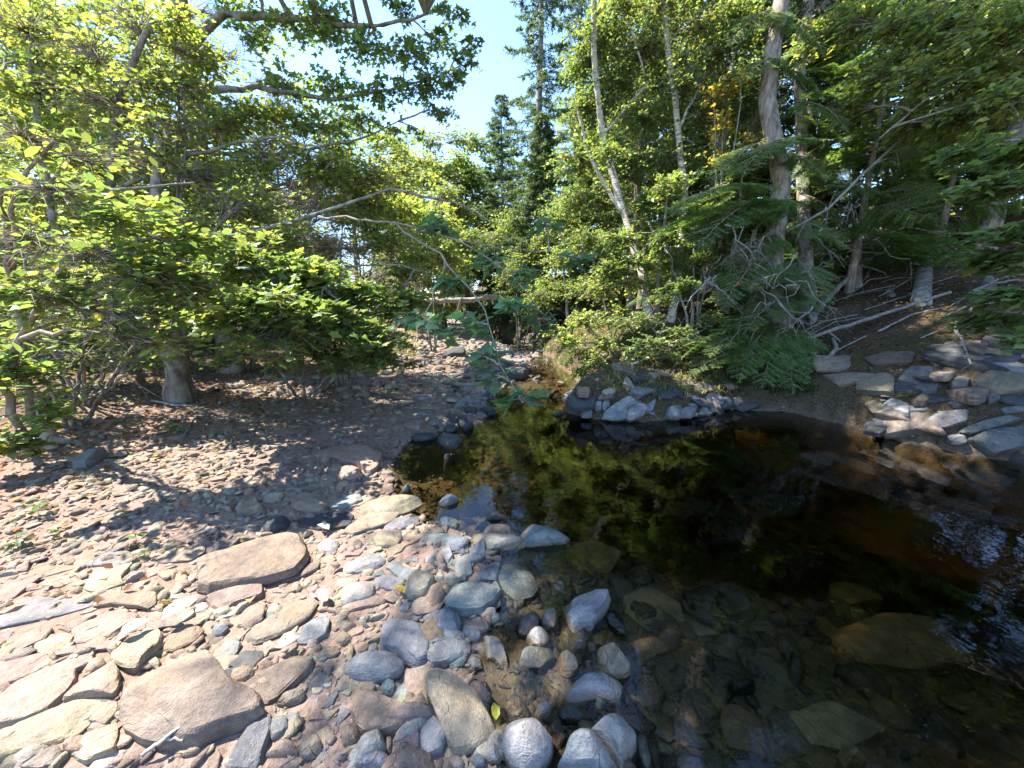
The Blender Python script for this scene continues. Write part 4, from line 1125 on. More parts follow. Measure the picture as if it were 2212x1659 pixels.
# ---- left bank: leaning alder over the bar (large oval leaves)
b0 = foot(60, 985)
plant("alder_shrub", "leaning leafy shrub with large oval leaves nearest the viewer, left edge", "shrub", b0,
      [([b0, b0 + [.1, -.1, .7], at(60, 700, 3.0), at(150, 560, 2.7), at(300, 520, 2.7)], .035, .012), ([b0 + [.05, .05, .3], at(30, 620, 3.2), at(40, 400, 2.8), at(120, 300, 2.7)], .03, .01),
       ([at(30, 620, 3.2), at(0, 395, 2.6), at(180, 420, 2.7), at(420, 395, 3.0)], .022, .008)],
      [B(40, 520, 2.2, (.45, .35, .2), 42), B(180, 560, 2.5, (.5, .4, .2), 46), B(330, 610, 2.7, (.5, .4, .2), 46), B(100, 640, 2.5, (.45, .4, .2), 40), B(250, 690, 2.6, (.4, .35, .18), 38),
       B(90, 410, 2.5, (.5, .4, .22), 46), B(260, 460, 2.7, (.5, .4, .22), 46), B(40, 290, 2.6, (.4, .4, .2), 36), B(400, 530, 3.0, (.5, .4, .2), 42), B(330, 740, 2.7, (.3, .3, .12), 20),
       B(190, 350, 3.0, (.55, .45, .25), 42), B(420, 640, 3.0, (.45, .4, .2), 40), B(40, 800, 3.1, (.35, .4, .3), 26), B(120, 900, 3.2, (.25, .3, .15), 14), B(30, 960, 2.9, (.2, .25, .15), 10)],
      dict(t="oval", s=.085, c="leaf", per=12, up=1.5, y=.2, k=1.9, tw=.7), bark=M_TWIG, seed=21, trunk_name="stem", singles=290)

# ---- left bank: maple sapling boughs in the middle left
b1 = foot(390, 872)
plant("maple_tree", "maple with grey trunk standing in the dappled shade left of the pool", "tree", b1,
      [([b1, b1 + [.0, .02, 1.0], b1 + [-.02, .1, 2.0], b1 + [.05, .2, 2.9], b1 + [.1, .3, 3.4]], .14, .03), ([b1 + [0, 0, 1.3], at(560, 640, 4.3), at(700, 620, 4.2)], .03, .01),
       ([b1 + [0, 0, 1.9], at(640, 480, 4.6), at(840, 405, 4.8), at(1000, 440, 4.8), at(1060, 480, 4.8)], .035, .008), ([b1 + [0, 0, 1.6], at(600, 580, 4.8), at(860, 570, 5.4), at(930, 590, 5.6)], .03, .007)],
      [B(560, 650, 3.7, (.6, .5, .22), 50), B(680, 690, 3.9, (.6, .5, .22), 52), B(780, 730, 4.1, (.45, .45, .2), 42), B(600, 740, 3.7, (.5, .4, .18), 40), B(520, 560, 4.0, (.6, .5, .28), 50),
       B(650, 590, 4.2, (.6, .5, .28), 52), B(760, 640, 4.5, (.6, .5, .25), 50), B(480, 690, 3.5, (.4, .4, .2), 34), B(820, 780, 4.4, (.3, .3, .15), 22), B(700, 770, 4.1, (.3, .3, .12), 20), B(860, 660, 5.2, (.6, .5, .3), 40)],
      dict(t="maple", s=.10, c="leaf", per=8, up=1.3, y=.12, k=2.4), seed=22)

# ---- left: upper screen of small-leaved branches
b2 = foot(270, 805)
plant("alder_tree", "yellow-green small-leaved tree filling the upper left corner", "tree", b2,
      [([b2, b2 + [-.1, .1, 1.5], at(230, 420, 5.0), at(260, 200, 4.8), at(330, 40, 4.6)], .07, .03), ([b2 + [.0, .1, .4], at(120, 500, 5.2), at(80, 250, 5.0), at(60, 40, 4.8)], .06, .02),
       ([at(230, 420, 5.0), at(420, 330, 5.0), at(600, 290, 5.2), at(720, 330, 5.4)], .03, .01)],
      [B(60, 60, 4.8, (.9, .7, .5), 80), B(180, 100, 4.8, (.9, .7, .5), 80), B(300, 60, 4.8, (.7, .6, .45), 60), B(80, 190, 5.0, (.9, .7, .45), 76), B(230, 220, 4.8, (.9, .7, .45), 80), B(360, 190, 4.9, (.8, .6, .45), 70),
       B(120, 320, 5.2, (.9, .7, .4), 60), B(320, 330, 5.0, (.9, .7, .4), 70), B(470, 270, 5.1, (.8, .6, .4), 70), B(440, 390, 5.0, (.8, .6, .4), 64), B(580, 360, 5.3, (.8, .6, .4), 66), B(560, 250, 5.3, (.6, .5, .3), 50),
       B(680, 370, 5.6, (.8, .6, .4), 60), B(440, 130, 5.0, (.5, .5, .3), 36), B(540, 470, 5.3, (.8, .6, .4), 56), B(330, 440, 5.2, (.8, .6, .4), 56), B(190, 430, 5.4, (.8, .6, .4), 50), B(60, 420, 5.4, (.8, .6, .4), 46), B(680, 480, 5.8, (.7, .6, .4), 50)],
      dict(t="kite", s=.082, c="lime", per=12, up=.8, y=.22, k=1.9), bark=M_BARK, seed=23)

# ---- left: tall maple whose dark boughs hang across the sky
b3 = np.array([-4.9, 6.6, 0.0]); b3[2] = h1(b3[0], b3[1])
hiblobs = []  # unseen upper crown: clumps placed to throw shade on pool and middle stones
rr_ = np.random.default_rng(5)
for k in range(58):
    G = np.array([rr_.uniform(-.7, 4.2), rr_.uniform(.2, 5.2)]); hh = rr_.uniform(6.6, 9.0)
    P = np.array([G[0] + SUN[0] / SUN[2] * hh, G[1] + SUN[1] / SUN[2] * hh, hh])
    hiblobs.append((P, (.9, .9, .5), 72))
for k in range(16):
    G = np.array([rr_.uniform(.4, 4.2), rr_.uniform(-.2, 2.4)]); hh = rr_.uniform(7.0, 9.0)
    hiblobs.append((np.array([G[0] + SUN[0] / SUN[2] * hh, G[1] + SUN[1] / SUN[2] * hh, hh]), (.9, .9, .5), 72))
plant("tall_maple", "tall maple whose dark lobed leaves hang across the blue sky", "tree", b3,
      [([b3, b3 + [.05, 0, 2.5], at(385, 0, 5.6), b3 + [.3, .1, 8], b3 + [.6, .3, 11]], .17, .06), ([at(400, 110, 5.6), at(480, 30, 5.5), at(640, 40, 5.4), at(800, 60, 5.3), at(920, 30, 5.2)], .07, .015),
       ([at(400, 200, 5.7), at(560, 190, 5.7), at(720, 215, 5.6), at(850, 190, 5.4), at(960, 160, 5.2)], .05, .01), ([at(400, 330, 5.8), at(620, 330, 5.9), at(790, 300, 5.8), at(860, 262, 5.7)], .035, .008),
       ([b3 + [.25, .1, 7.4], b3 + [2.2, .6, 8.4], b3 + [4.2, 1.0, 9.0]], .08, .03), ([b3 + [.2, .1, 6.4], b3 + [1.5, -1.2, 7.8], b3 + [3.0, -2.0, 8.6]], .07, .03)],
      [B(540, 90, 5.8, (.6, .5, .35), 46), B(600, 40, 5.5, (.6, .5, .3), 46), B(700, 60, 5.5, (.6, .5, .32), 50), B(790, 100, 5.4, (.6, .5, .3), 46), B(880, 110, 5.3, (.55, .5, .28), 42), B(700, 30, 5.3, (.6, .5, .2), 40),
       B(620, 180, 5.8, (.6, .5, .32), 46), B(720, 190, 5.6, (.6, .5, .3), 46), B(820, 200, 5.5, (.55, .5, .28), 42), B(900, 190, 5.3, (.5, .5, .25), 36), B(970, 170, 5.2, (.4, .4, .2), 22), B(780, 260, 5.8, (.6, .5, .25), 42),
       B(700, 270, 5.9, (.6, .5, .28), 44), B(640, 260, 5.9, (.5, .5, .3), 40), B(980, 30, 5.1, (.35, .35, .14), 16), B(560, 180, 6.0, (.5, .5, .3), 34), B(870, 20, 5.3, (.4, .4, .15), 18), B(1020, 90, 5.2, (.2, .25, .12), 8), B(860, 285, 6.0, (.3, .3, .12), 10),
       B(640, 330, 6.2, (.6, .5, .3), 40), B(740, 330, 6.4, (.5, .5, .25), 30), B(940, 90, 5.4, (.4, .4, .2), 22), B(960, 240, 5.6, (.35, .35, .16), 16), B(1010, 140, 5.3, (.3, .3, .15), 14), B(900, 280, 5.9, (.3, .3, .14), 12), B(500, 30, 5.8, (.6, .5, .3), 40)] + hiblobs,
      dict(t="maple2", s=.092, c="leaf", per=8, up=.8, droop=.35, y=.08, k=.92), seed=24)

# ---- hanging maple bough across the stream, near the viewer (each leaf its own part)
b4 = b1 + np.array([0, 0, 1.5])
plant("maple_bough", "slender maple bough with blue-green leaves hanging low over the stream", "branch", at(850, 480, 3.6),
      [(S((690, 470, 4.2), (850, 480, 3.6), (960, 560, 3.1), (1050, 680, 2.7), (1085, 790, 2.45), (1130, 870, 2.35)), .014, .003),
       (S((850, 480, 3.6), (1000, 520, 3.2), (1120, 600, 3.0), (1190, 690, 2.9)), .01, .003), (S((960, 560, 3.1), (930, 660, 2.9), (900, 740, 2.8)), .008, .003), (S((1000, 520, 3.2), (1150, 545, 3.3), (1280, 560, 3.4)), .007, .002)],
      [B(1120, 860, 2.36, (.13, .13, .05), 7), B(1070, 810, 2.45, (.12, .12, .06), 6), B(1040, 770, 2.55, (.14, .14, .08), 6), B(1010, 700, 2.7, (.18, .16, .1), 8), B(930, 700, 2.9, (.2, .18, .12), 9), B(870, 690, 3.0, (.2, .2, .1), 8),
       B(1110, 660, 2.9, (.2, .18, .1), 8), B(1160, 690, 2.9, (.14, .14, .08), 6), B(980, 610, 3.0, (.22, .2, .12), 9), B(1050, 560, 3.2, (.25, .2, .12), 9), B(1130, 590, 3.1, (.2, .2, .1), 7), B(940, 480, 3.4, (.25, .2, .12), 8), B(1180, 480, 3.4, (.2, .2, .1), 6), B(1250, 555, 3.4, (.15, .15, .1), 5)],
      dict(t="maple", s=.112, c="blue", per=4, up=1.3, droop=.25, y=.03, sun=False, k=1.3), bark=M_TWIG, seed=25, trunk_name="stem", singles=280)

# ---- centre left: bushes further up the bar
def bush(name, label, px, py, dep, blobs, leaf, seed, group=None, cat="bush"):
    base = at(px, py, dep); base[2] = h1(base[0], base[1]) - .02
    top = [np.asarray(b[0]) for b in blobs]
    st = []
    for k, t in enumerate(top[:4]):
        m = base * .5 + t * .5; m[2] = max(m[2], base[2] + .3)
        st.append(([base + [.04 * k, .03 * k, 0], m, t], .02 + .008 * np.linalg.norm(t - base) * .4, .008))
    return plant(name, label, cat, base, st, blobs, leaf, seed=seed, group=group, trunk_name="stems")
bush("bush", "bright yellow-green bush behind the hanging bough, left of the channel", 800, 720, 8.0,
     [B(760, 440, 7.0, (.9, .7, .5), 70), B(850, 460, 7.5, (.9, .8, .5), 74), B(930, 480, 8.5, (1.0, .8, .55), 76), B(880, 560, 8.0, (.9, .8, .5), 70), B(780, 540, 7.2, (.9, .8, .5), 70), B(700, 540, 6.6, (.8, .7, .45), 60), B(960, 560, 9.0, (.9, .8, .5), 66), B(820, 400, 8.5, (.9, .8, .45), 60), B(900, 620, 8.6, (.8, .7, .4), 50)],
     dict(t="maple2", s=.10, c="lime", per=9, up=1.0, y=.18), 31)
bush("dry_bush", "brownish yellow dry bush at the back of the gravel bar", 800, 700, 8.8,
     [B(790, 600, 8.6, (.8, .7, .4), 70), B(840, 640, 8.8, (.8, .7, .4), 70), B(760, 650, 8.4, (.7, .6, .35), 60), B(880, 680, 9.4, (.6, .6, .3), 44), B(820, 700, 9.0, (.6, .5, .25), 40)],
     dict(t="kite", s=.065, c="dry", per=10, up=.6, y=.3), 32)
bush("bush", "dark green bush in the shade behind the grey maple trunk", 520, 770, 7.0,
     [B(540, 600, 7.0, (1.0, .8, .6), 60), B(640, 620, 7.5, (1.0, .8, .6), 60), B(460, 620, 7.0, (1.0, .8, .6), 60), B(580, 720, 7.2, (.9, .8, .4), 50), B(450, 740, 6.6, (.8, .7, .35), 40), B(680, 700, 7.8, (.8, .7, .4), 46)],
     dict(t="maple2", s=.10, c="deep", per=9, up=.9, y=.06), 33)
bush("bush", "low leafy bush under the left shrubs beside the birch stump", 150, 850, 5.2,
     [B(60, 700, 5.0, (.8, .7, .5), 50), B(200, 730, 5.2, (.8, .7, .45), 50), B(320, 720, 5.4, (.7, .7, .4), 44), B(130, 790, 5.2, (.6, .6, .25), 30)],
     dict(t="oval", s=.085, c="deep", per=7, up=1.2, y=.05), 34)
bush("bush", "light green bush at the upstream end, left of the fallen log", 930, 700, 13.0,
     [B(880, 600, 14, (1.0, .9, .6), 60), B(990, 570, 16, (1.1, 1.0, .7), 60), B(860, 640, 13.5, (.7, .6, .4), 50), B(1000, 520, 16, (1.2, 1.0, .7), 60), B(930, 560, 15, (.9, .8, .5), 50)],
     dict(t="maple2", s=.12, c="leaf", per=9, up=.9, y=.2), 35)
bush("bush", "yellow-green bush on the far right side of the channel beyond the log", 1120, 690, 13.0,
     [B(1110, 600, 13, (.9, .9, .6), 60), B(1140, 560, 13, (1.1, 1.0, .7), 64), B(1110, 490, 14, (1.2, 1.0, .8), 64), B(1180, 620, 12, (.9, .8, .6), 56), B(1190, 520, 12.5, (1.0, .9, .7), 60), B(1060, 520, 15, (1.1, 1.0, .7), 56), B(1150, 660, 12.0, (.6, .6, .35), 36)],
     dict(t="kite", s=.095, c="leaf", per=10, up=.8, y=.25), 36)

# ---- right point: birches and leafy trees
bA = foot(1405, 700)
plant("birch_tree", "pale-barked birch leaning left on the bank above the grassy point", "tree", bA,
      [([bA, at(1390, 600, 7.2), at(1340, 440, 7.4), at(1300, 290, 7.4), at(1285, 120, 7.2), at(1280, -150, 6.6), bA + [-.2, .3, 9.5]], .075, .035), ([at(1345, 460, 7.4), at(1305, 400, 7.5), at(1270, 330, 7.6), at(1240, 200, 7.6)], .045, .015),
       ([at(1300, 290, 7.4), at(1400, 180, 7.2), at(1350, 40, 6.9), at(1320, -40, 6.8)], .03, .012)],
      [B(1270, 240, 7.8, (.9, .8, .55), 66), B(1330, 180, 7.5, (.9, .8, .55), 66), B(1400, 110, 7.2, (.9, .8, .5), 66), B(1300, 90, 7.4, (.9, .8, .5), 60), B(1250, 350, 8.0, (.8, .8, .5), 56), B(1400, 260, 7.4, (.9, .8, .5), 66), B(1370, 360, 7.7, (.8, .8, .45), 50), B(1300, 440, 8.0, (.7, .7, .45), 44), B(1350, 20, 7.0, (.8, .7, .4), 50), B(1240, 440, 8.4, (.7, .7, .4), 44), B(1260, 140, 7.8, (.6, .6, .4), 40), B(1340, 520, 6.7, (.45, .4, .3), 34), B(1400, 440, 6.8, (.45, .4, .3), 34), B(1310, 330, 6.9, (.4, .4, .3), 28), B(1450, 400, 6.7, (.4, .4, .3), 28), B(1390, 560, 6.5, (.35, .35, .2), 24), B(1320, 580, 6.7, (.4, .35, .25), 28)],
      dict(t="kite", s=.08, c="leaf", per=12, up=.7, y=.22), bark=M_BIRCH, seed=41)
hiB = []  # added clumps above the view, set sunward to shade the right bank
rr_ = np.random.default_rng(6)
for k in range(46):
    G = np.array([rr_.uniform(4.0, 8.0), rr_.uniform(2.2, 5.6), .6]); hh = rr_.uniform(6.6, 9.5)
    hiB.append((np.array([G[0] + SUN[0] / SUN[2] * hh, G[1] + SUN[1] / SUN[2] * hh, G[2] + hh]), (.9, .9, .5), 30))
for k in range(10):
    G = np.array([rr_.uniform(3.6, 5.4), rr_.uniform(4.7, 5.6), .3]); hh = rr_.uniform(6.6, 9.0)
    hiB.append((np.array([G[0] + SUN[0] / SUN[2] * hh, G[1] + SUN[1] / SUN[2] * hh, G[2] + hh]), (.8, .8, .5), 30))
bB = foot(1450, 690)
plant("birch_tree", "second pale trunk on the bank, forked low, right of the leaning birch", "tree", bB,
      [([bB, at(1470, 560, 7.0), at(1482, 440, 7.1), at(1465, 280, 7.0), at(1440, 80, 6.8), at(1420, -150, 6.3), bB + [.1, .2, 10]], .065, .03), ([bB + [.05, 0, .1], at(1450, 560, 7.2), at(1400, 480, 7.3)], .04, .02), ([at(1465, 280, 7.0), at(1530, 150, 6.8), at(1560, 20, 6.6)], .03, .012)],
      [B(1480, 180, 6.8, (.8, .7, .5), 60), B(1550, 120, 6.6, (.8, .7, .5), 60), B(1500, 60, 6.6, (.8, .7, .45), 60), B(1440, 340, 7.2, (.7, .7, .4), 44), B(1540, 240, 6.8, (.7, .7, .4), 46), B(1590, 40, 6.4, (.7, .6, .4), 50), B(1430, 20, 6.7, (.7, .7, .4), 46), B(1520, 350, 7.0, (.6, .6, .35), 36), B(1600, 180, 6.6, (.5, .5, .3), 30)] + hiB,
      dict(t="kite", s=.08, c="leaf", per=12, up=.7, y=.25, k=2.2), bark=M_BIRCH, seed=42)
bush("leafy_shrub", "yellow-green shrub drooping from the bank to the water at the channel mouth", 1330, 740, 6.5,
     [B(1300, 620, 6.8, (.5, .45, .3), 46), B(1330, 680, 6.6, (.45, .4, .3), 44), B(1260, 690, 6.4, (.4, .4, .25), 40), B(1230, 740, 6.2, (.35, .35, .2), 36), B(1270, 770, 6.1, (.35, .3, .2), 34), B(1200, 710, 6.3, (.25, .25, .12), 18), B(1310, 740, 6.2, (.3, .3, .2), 28), B(1250, 805, 6.0, (.25, .2, .1), 18), B(1370, 610, 6.8, (.4, .4, .25), 30)],
     dict(t="oval", s=.062, c="lime", per=8, up=.9, droop=.3, y=.25), 43, cat="shrub")
bush("leafy_shrub", "shrub on the bank between the channel and the leaning birch", 1230, 680, 9.5,
     [B(1220, 560, 9.5, (.8, .7, .5), 56), B(1270, 520, 9.2, (.8, .7, .5), 56), B(1210, 460, 10, (.9, .8, .5), 56), B(1170, 640, 10, (.6, .6, .4), 40), B(1320, 540, 8.6, (.6, .6, .4), 44), B(1250, 620, 9.0, (.6, .6, .35), 40)],
     dict(t="kite", s=.075, c="leaf", per=10, up=.8, y=.2), 44, cat="shrub")
# yellow-leaved sapling between the spruce trunks
bush("sapling", "sapling with yellow leaves between the pale trunks on the right bank", 1560, 640, 6.8,
     [B(1560, 270, 6.4, (.35, .3, .25), 22), B(1540, 210, 6.4, (.35, .3, .25), 22), B(1600, 170, 6.2, (.3, .3, .2), 18), B(1630, 300, 6.3, (.3, .3, .2), 18), B(1560, 340, 6.5, (.25, .25, .2), 14)],
     dict(t="maple2", s=.085, c="gold", per=7, up=.8, y=.3), 45, cat="tree")
# upper right leafy tree and the maple sprays reaching in from the right
bC = np.array([7.2, 3.2, 0.]); bC[2] = h1(bC[0], bC[1])
plant("alder_tree", "yellow-green leafy tree reaching in from the upper right corner", "tree", bC,
      [([bC, bC + [.1, .1, 1.6], at(2300, 200, 4.6), at(2200, -40, 4.8)], .08, .04), (S((2300, 200, 4.6), (2150, 160, 4.6), (2000, 210, 4.8), (1900, 300, 5.0)), .03, .008), (S((2280, 60, 4.6), (2100, 40, 4.9), (1920, 60, 5.2)), .035, .01)],
      [B(2180, 60, 4.4, (.7, .6, .4), 60), B(2060, 60, 4.8, (.7, .6, .4), 60), B(1950, 60, 5.2, (.7, .6, .4), 60), B(2130, 160, 4.5, (.6, .5, .35), 54), B(2020, 160, 4.8, (.6, .5, .35), 54), B(1900, 160, 5.4, (.6, .6, .4), 50), B(1850, 50, 5.6, (.7, .6, .4), 54), B(2190, 220, 4.2, (.5, .45, .3), 42), B(2080, 260, 4.7, (.5, .5, .3), 40), B(1960, 270, 5.2, (.5, .5, .3), 36), B(1780, 70, 6.0, (.6, .6, .4), 44), B(1840, 240, 5.8, (.5, .5, .3), 34)],
      dict(t="oval", s=.085, c="lime", per=8, up=1.1, y=.22), seed=46)
plant("maple_sapling", "dark green maple sapling at the right edge in front of the shaded hillside", "tree", np.array([6.1, 3.0, h1(6.1, 3.0)]),
      [([np.array([6.1, 3.0, h1(6.1, 3.0)]), at(2280, 640, 3.8), at(2240, 450, 3.7), at(2230, 300, 3.7)], .03, .012)],
      [B(2160, 400, 3.6, (.4, .35, .12), 26), B(2200, 500, 3.4, (.35, .3, .12), 26), B(2140, 560, 3.6, (.35, .3, .12), 26), B(2190, 640, 3.4, (.35, .3, .12), 24), B(2120, 690, 3.7, (.35, .3, .1), 20), B(2200, 330, 3.6, (.35, .3, .15), 24), B(2080, 330, 4.0, (.3, .3, .1), 14), B(2200, 730, 3.3, (.2, .2, .1), 10)],
      dict(t="maple", s=.10, c="leaf", per=6, up=1.8, y=.05), seed=47, trunk_name="stem")

# ---- conifers
def spruce(name, label, base, H, spread, seed, group=None, dens=1.0, low=.06, lean=(0, 0), dead=.0, nl=.15, key="spruce", bark=None, gap=.25):
    r = np.random.default_rng(seed)
    root = empty(name, base); tag(root, label, "tree", group)
    gt, gb, gl = Geo(), Geo(), Geo()
    z = np.linspace(0, H, 12)
    sp = np.stack([z / H * lean[0] + r.normal(0, .02, 12), z / H * lean[1] + r.normal(0, .02, 12), z], 1); sp[0, :2] = 0
    tube(gt, sp, np.linspace(.012 * H + .03, .008, 12), 9)
    zz = low * H
    while zz < H * .985:
        t = zz / H
        L = spread * (1 - t) ** .8 * r.uniform(.75, 1.15) + .12
        nb = int(r.integers(4, 7))
        a0 = r.uniform(0, 6.28)
        o = np.array([np.interp(zz, sp[:, 2], sp[:, 0]), np.interp(zz, sp[:, 2], sp[:, 1]), zz])
        for k in range(nb):
            if r.random() < gap * .5: continue
            a = a0 + k * 6.283 / nb + r.normal(0, .25); Lk = L * r.uniform(.7, 1.15)
            d = np.array([math.cos(a), math.sin(a), 0])
            s = np.linspace(0, 1, 7)
            rise = .35 * (t - .35)
            P = o + d * (s[:, None] * Lk); P[:, 2] += Lk * (rise * s - .28 * s ** 2 * (1 - t) + .12 * s ** 4)
            tube(gb, P, np.linspace(.004 + .010 * Lk, .003, 7), 4)
            if r.random() < dead * (1 - t) : continue
            nt_ = max(6, int(Lk * 15 * dens))
            ts = r.uniform(.15, 1, nt_); ii = np.clip((ts * 6).astype(int), 0, 5); f = (ts * 6 - ii)[:, None]
            st = P[ii] * (1 - f) + P[ii + 1] * f
            perp = np.array([-d[1], d[0], 0])
            tl = (.14 + .26 * Lk * (1 - ts)) * r.uniform(.6, 1.2, nt_)
            sg = np.where(np.arange(nt_) % 2 == 0, 1, -1)
            td = d[None] * r.uniform(.35, .8, (nt_, 1)) + perp[None] * sg[:, None] * r.uniform(.4, 1, (nt_, 1)); td[:, 2] -= r.uniform(.05, .5, nt_)
            td = unit(td)
            m = 12
            q = np.linspace(.05, 1, m)[None] + r.normal(0, .03, (nt_, m))
            pos = st[:, None] + td[:, None] * (q * tl[:, None])[..., None]
            nd = td[:, None] * .7 + r.normal(0, .55, (nt_, m, 3))
            nn = r.normal(0, .6, (nt_, m, 3)); nn[..., 2] += .8
            n = nt_ * m
            add_needles(gl, pos.reshape(-1, 3), nd.reshape(-1, 3), nn.reshape(-1, 3), nl * r.uniform(.7, 1.2, n), leaf_colours(n, key, r, .22, .03))
        zz += (.16 + .22 * (1 - t)) * (H / 12) * r.uniform(.8, 1.2) + .04
    link("trunk", gt.mesh("trunk", True), bark or M_SPRUCE, root)
    link("branches", gb.mesh("branches", True), M_DEAD, root)["kind"] = "stuff"
    link("crown", gl.mesh("crown"), M_NEEDLE, root)["kind"] = "stuff"
    return root
ND_V = np.array([(-.16, 0, 0), (.16, 0, 0), (.10, .7, .03), (0, 1, 0), (-.10, .7, .03)])
TEMPL["needle"] = (np.array([(-.13, .05, 0), (.13, .05, 0), (0, 1, .02)]), np.array([(0, 1, 2)]))
def add_needles(g, pos, d, n, size, col): add_leaves(g, "needle", pos, d, n, size, col)

def on_ground(px, dep):
    p = at(px, 650, dep); p[2] = h1(p[0], p[1]) - .05
    return p
spruce("spruce_tree", "tallest spruce standing against the sky right of the gap", on_ground(1160, 17), 17.5, 2.5, 51, dens=1.3, dead=.1)
spruce("spruce_tree", "second tall spruce right behind the tallest one", on_ground(1235, 19.5), 19, 2.3, 52, dens=1.2)
spruce("spruce_tree", "shorter spruce at the left foot of the tallest one", on_ground(1085, 19), 10.2, 2.2, 53, dens=1.4)
spruce("spruce_tree", "small spruce just right of the sky gap in front of the tall ones", on_ground(1165, 14), 7.2, 1.7, 54, dens=1.5)
spruce("spruce_tree", "slim spruce behind the leaning birch crown", on_ground(1300, 13), 12.5, 1.7, 55, dens=1.3)

# big pale-barked spruces on the right bank with dead lower limbs
def dead_limbs(root, spec, seed, r0=.012):
    """grey leafless limbs: (start, end, sag, side twigs)"""
    r = np.random.default_rng(seed)
    b = np.array(root.location)
    for a, c, sag, nt_ in spec:
        g = Geo()
        a = np.asarray(a, float); c = np.asarray(c, float)
        P = curve(a, c, 8, sag, r, .3); ln = np.linalg.norm(c - a)
        tube(g, P - b, np.linspace(r0, r0 * .25, 8), 5)
        if nt_:
            k = r.integers(2, 8, nt_)
            d = unit(c - a)[None] * .5 + r.normal(0, .6, (nt_, 3)); d[:, 2] -= .25
            L_ = ln * r.uniform(.12, .4, nt_)
            t = np.linspace(0, 1, 5)[None, :, None]
            Q = P[k][:, None] + unit(d)[:, None] * (t * L_[:, None, None]); Q[:, :, 2] -= (t[..., 0] ** 2) * L_[:, None] * .35
            Q[:, 1:] += r.normal(0, .03, (nt_, 4, 3)) * L_[:, None, None]
            tubes_batch(g, Q - b, np.linspace(r0 * .4, r0 * .12, 5)[None] * np.ones((nt_, 1)), 3)
            kk = r.integers(0, nt_, nt_ * 2); L2 = L_[kk] * .45
            d2 = unit(r.normal(0, 1, (nt_ * 2, 3)) + [0, 0, -.4])
            Q2 = Q[kk, r.integers(1, 5, nt_ * 2)][:, None] + d2[:, None] * (t * L2[:, None, None])
            tubes_batch(g, Q2 - b, np.linspace(r0 * .2, r0 * .08, 5)[None] * np.ones((nt_ * 2, 1)), 3)
        link("dead_branch", g.mesh("dead_branch", True), M_DEAD, root)

# fir boughs: flat sprays of needles, each bough a part of its tree
def bough_mesh(seed, Lb=1.0):
    r = np.random.default_rng(seed)
    g, gn = Geo(), Geo()
    s = np.linspace(0, 1, 8)
    P = np.stack([r.normal(0, .01, 8), s * Lb, .05 * np.sin(s * 3) - .16 * s ** 2 * Lb], 1)
    tube(g, P, np.linspace(.008, .002, 8), 4)
    pos, dr, nr = [], [], []
    def comb(a, b, nn_):
        d = b - a; ln = np.linalg.norm(d); d = d / max(ln, 1e-6)
        m = max(6, int(ln / .007))
        q = np.linspace(0, 1, m)
        p = a + (b - a) * q[:, None]
        side = unit(np.cross(d, [0, 0, 1.0]))
        for sg in (-1, 1):
            dd = d * .55 + side * sg + r.normal(0, .18, (m, 3)); dd[:, 2] += .25
            n3_ = r.normal(0, .25, (m, 3)); n3_[:, 2] += 1
            pos.append(p); dr.append(dd); nr.append(n3_)
    comb(P[1], P[-1], 1)
    for i in range(14):
        t = .10 + .86 * i / 14
        k = min(int(t * 7), 6); f = t * 7 - k
        a = P[k] * (1 - f) + P[k + 1] * f
        for sg in (-1, 1):
            if r.random() < .08: continue
            L_ = Lb * (.42 * (1 - t) + .07) * r.uniform(.75, 1.15)
            d = unit(np.array([sg * 1.0, .75 + r.normal(0, .1), -.12 + r.normal(0, .1)]))
            b = a + d * L_; b[2] -= .10 * L_
            tube(g, [a, (a + b) / 2 + [0, 0, .02 * L_], b], [.003, .002, .001], 3)
            comb(a, b, 1)
            for j in range(int(L_ / .06)):
                u = .25 + .7 * j / max(1, int(L_ / .06)); c = a + (b - a) * u
                for s2 in (-1, 1):
                    d2 = unit(d * .8 + np.cross(d, [0, 0, 1.0]) * s2 * .8); e = c + d2 * L_ * .38 * (1 - u * .6); e[2] -= .02
                    comb(c, e, 1)
    pos, dr, nr = np.concatenate(pos), np.concatenate(dr), np.concatenate(nr)
    n = len(pos)
    add_leaves(gn, "needle", pos, dr, nr, np.full(n, .027) * r.uniform(.8, 1.2, n), leaf_colours(n, "fir", r, .2, .05) * 1.15)
    return g.mesh("bough", True), gn.mesh("needles")
BOUGHS = [bough_mesh(60 + k) for k in range(3)]
for a_, n_ in BOUGHS:
    a_.materials.append(M_TWIG); n_.materials.append(M_NEEDLE)
def add_bough(root, start, tip, seed, roll=0.0, wide=1.0):
    start = np.asarray(start, float); tip = np.asarray(tip, float)
    y = unit(tip - start); L_ = np.linalg.norm(tip - start)
    z = np.array([0, 0, 1.0]); x = unit(np.cross(y, z)); z = np.cross(x, y)
    x, z = x * math.cos(roll) + z * math.sin(roll), z * math.cos(roll) - x * math.sin(roll)
    am, nm = BOUGHS[seed % 3]
    o = bpy.data.objects.new("bough", am); COL.objects.link(o)
    o.parent = root
    M = Matrix([[x[k] * L_ * wide, y[k] * L_, z[k] * L_, start[k] - root.location[k]] for k in range(3)] + [[0, 0, 0, 1]])
    o.matrix_local = M
    n = bpy.data.objects.new("needles", nm); COL.objects.link(n); n.parent = o
    return o

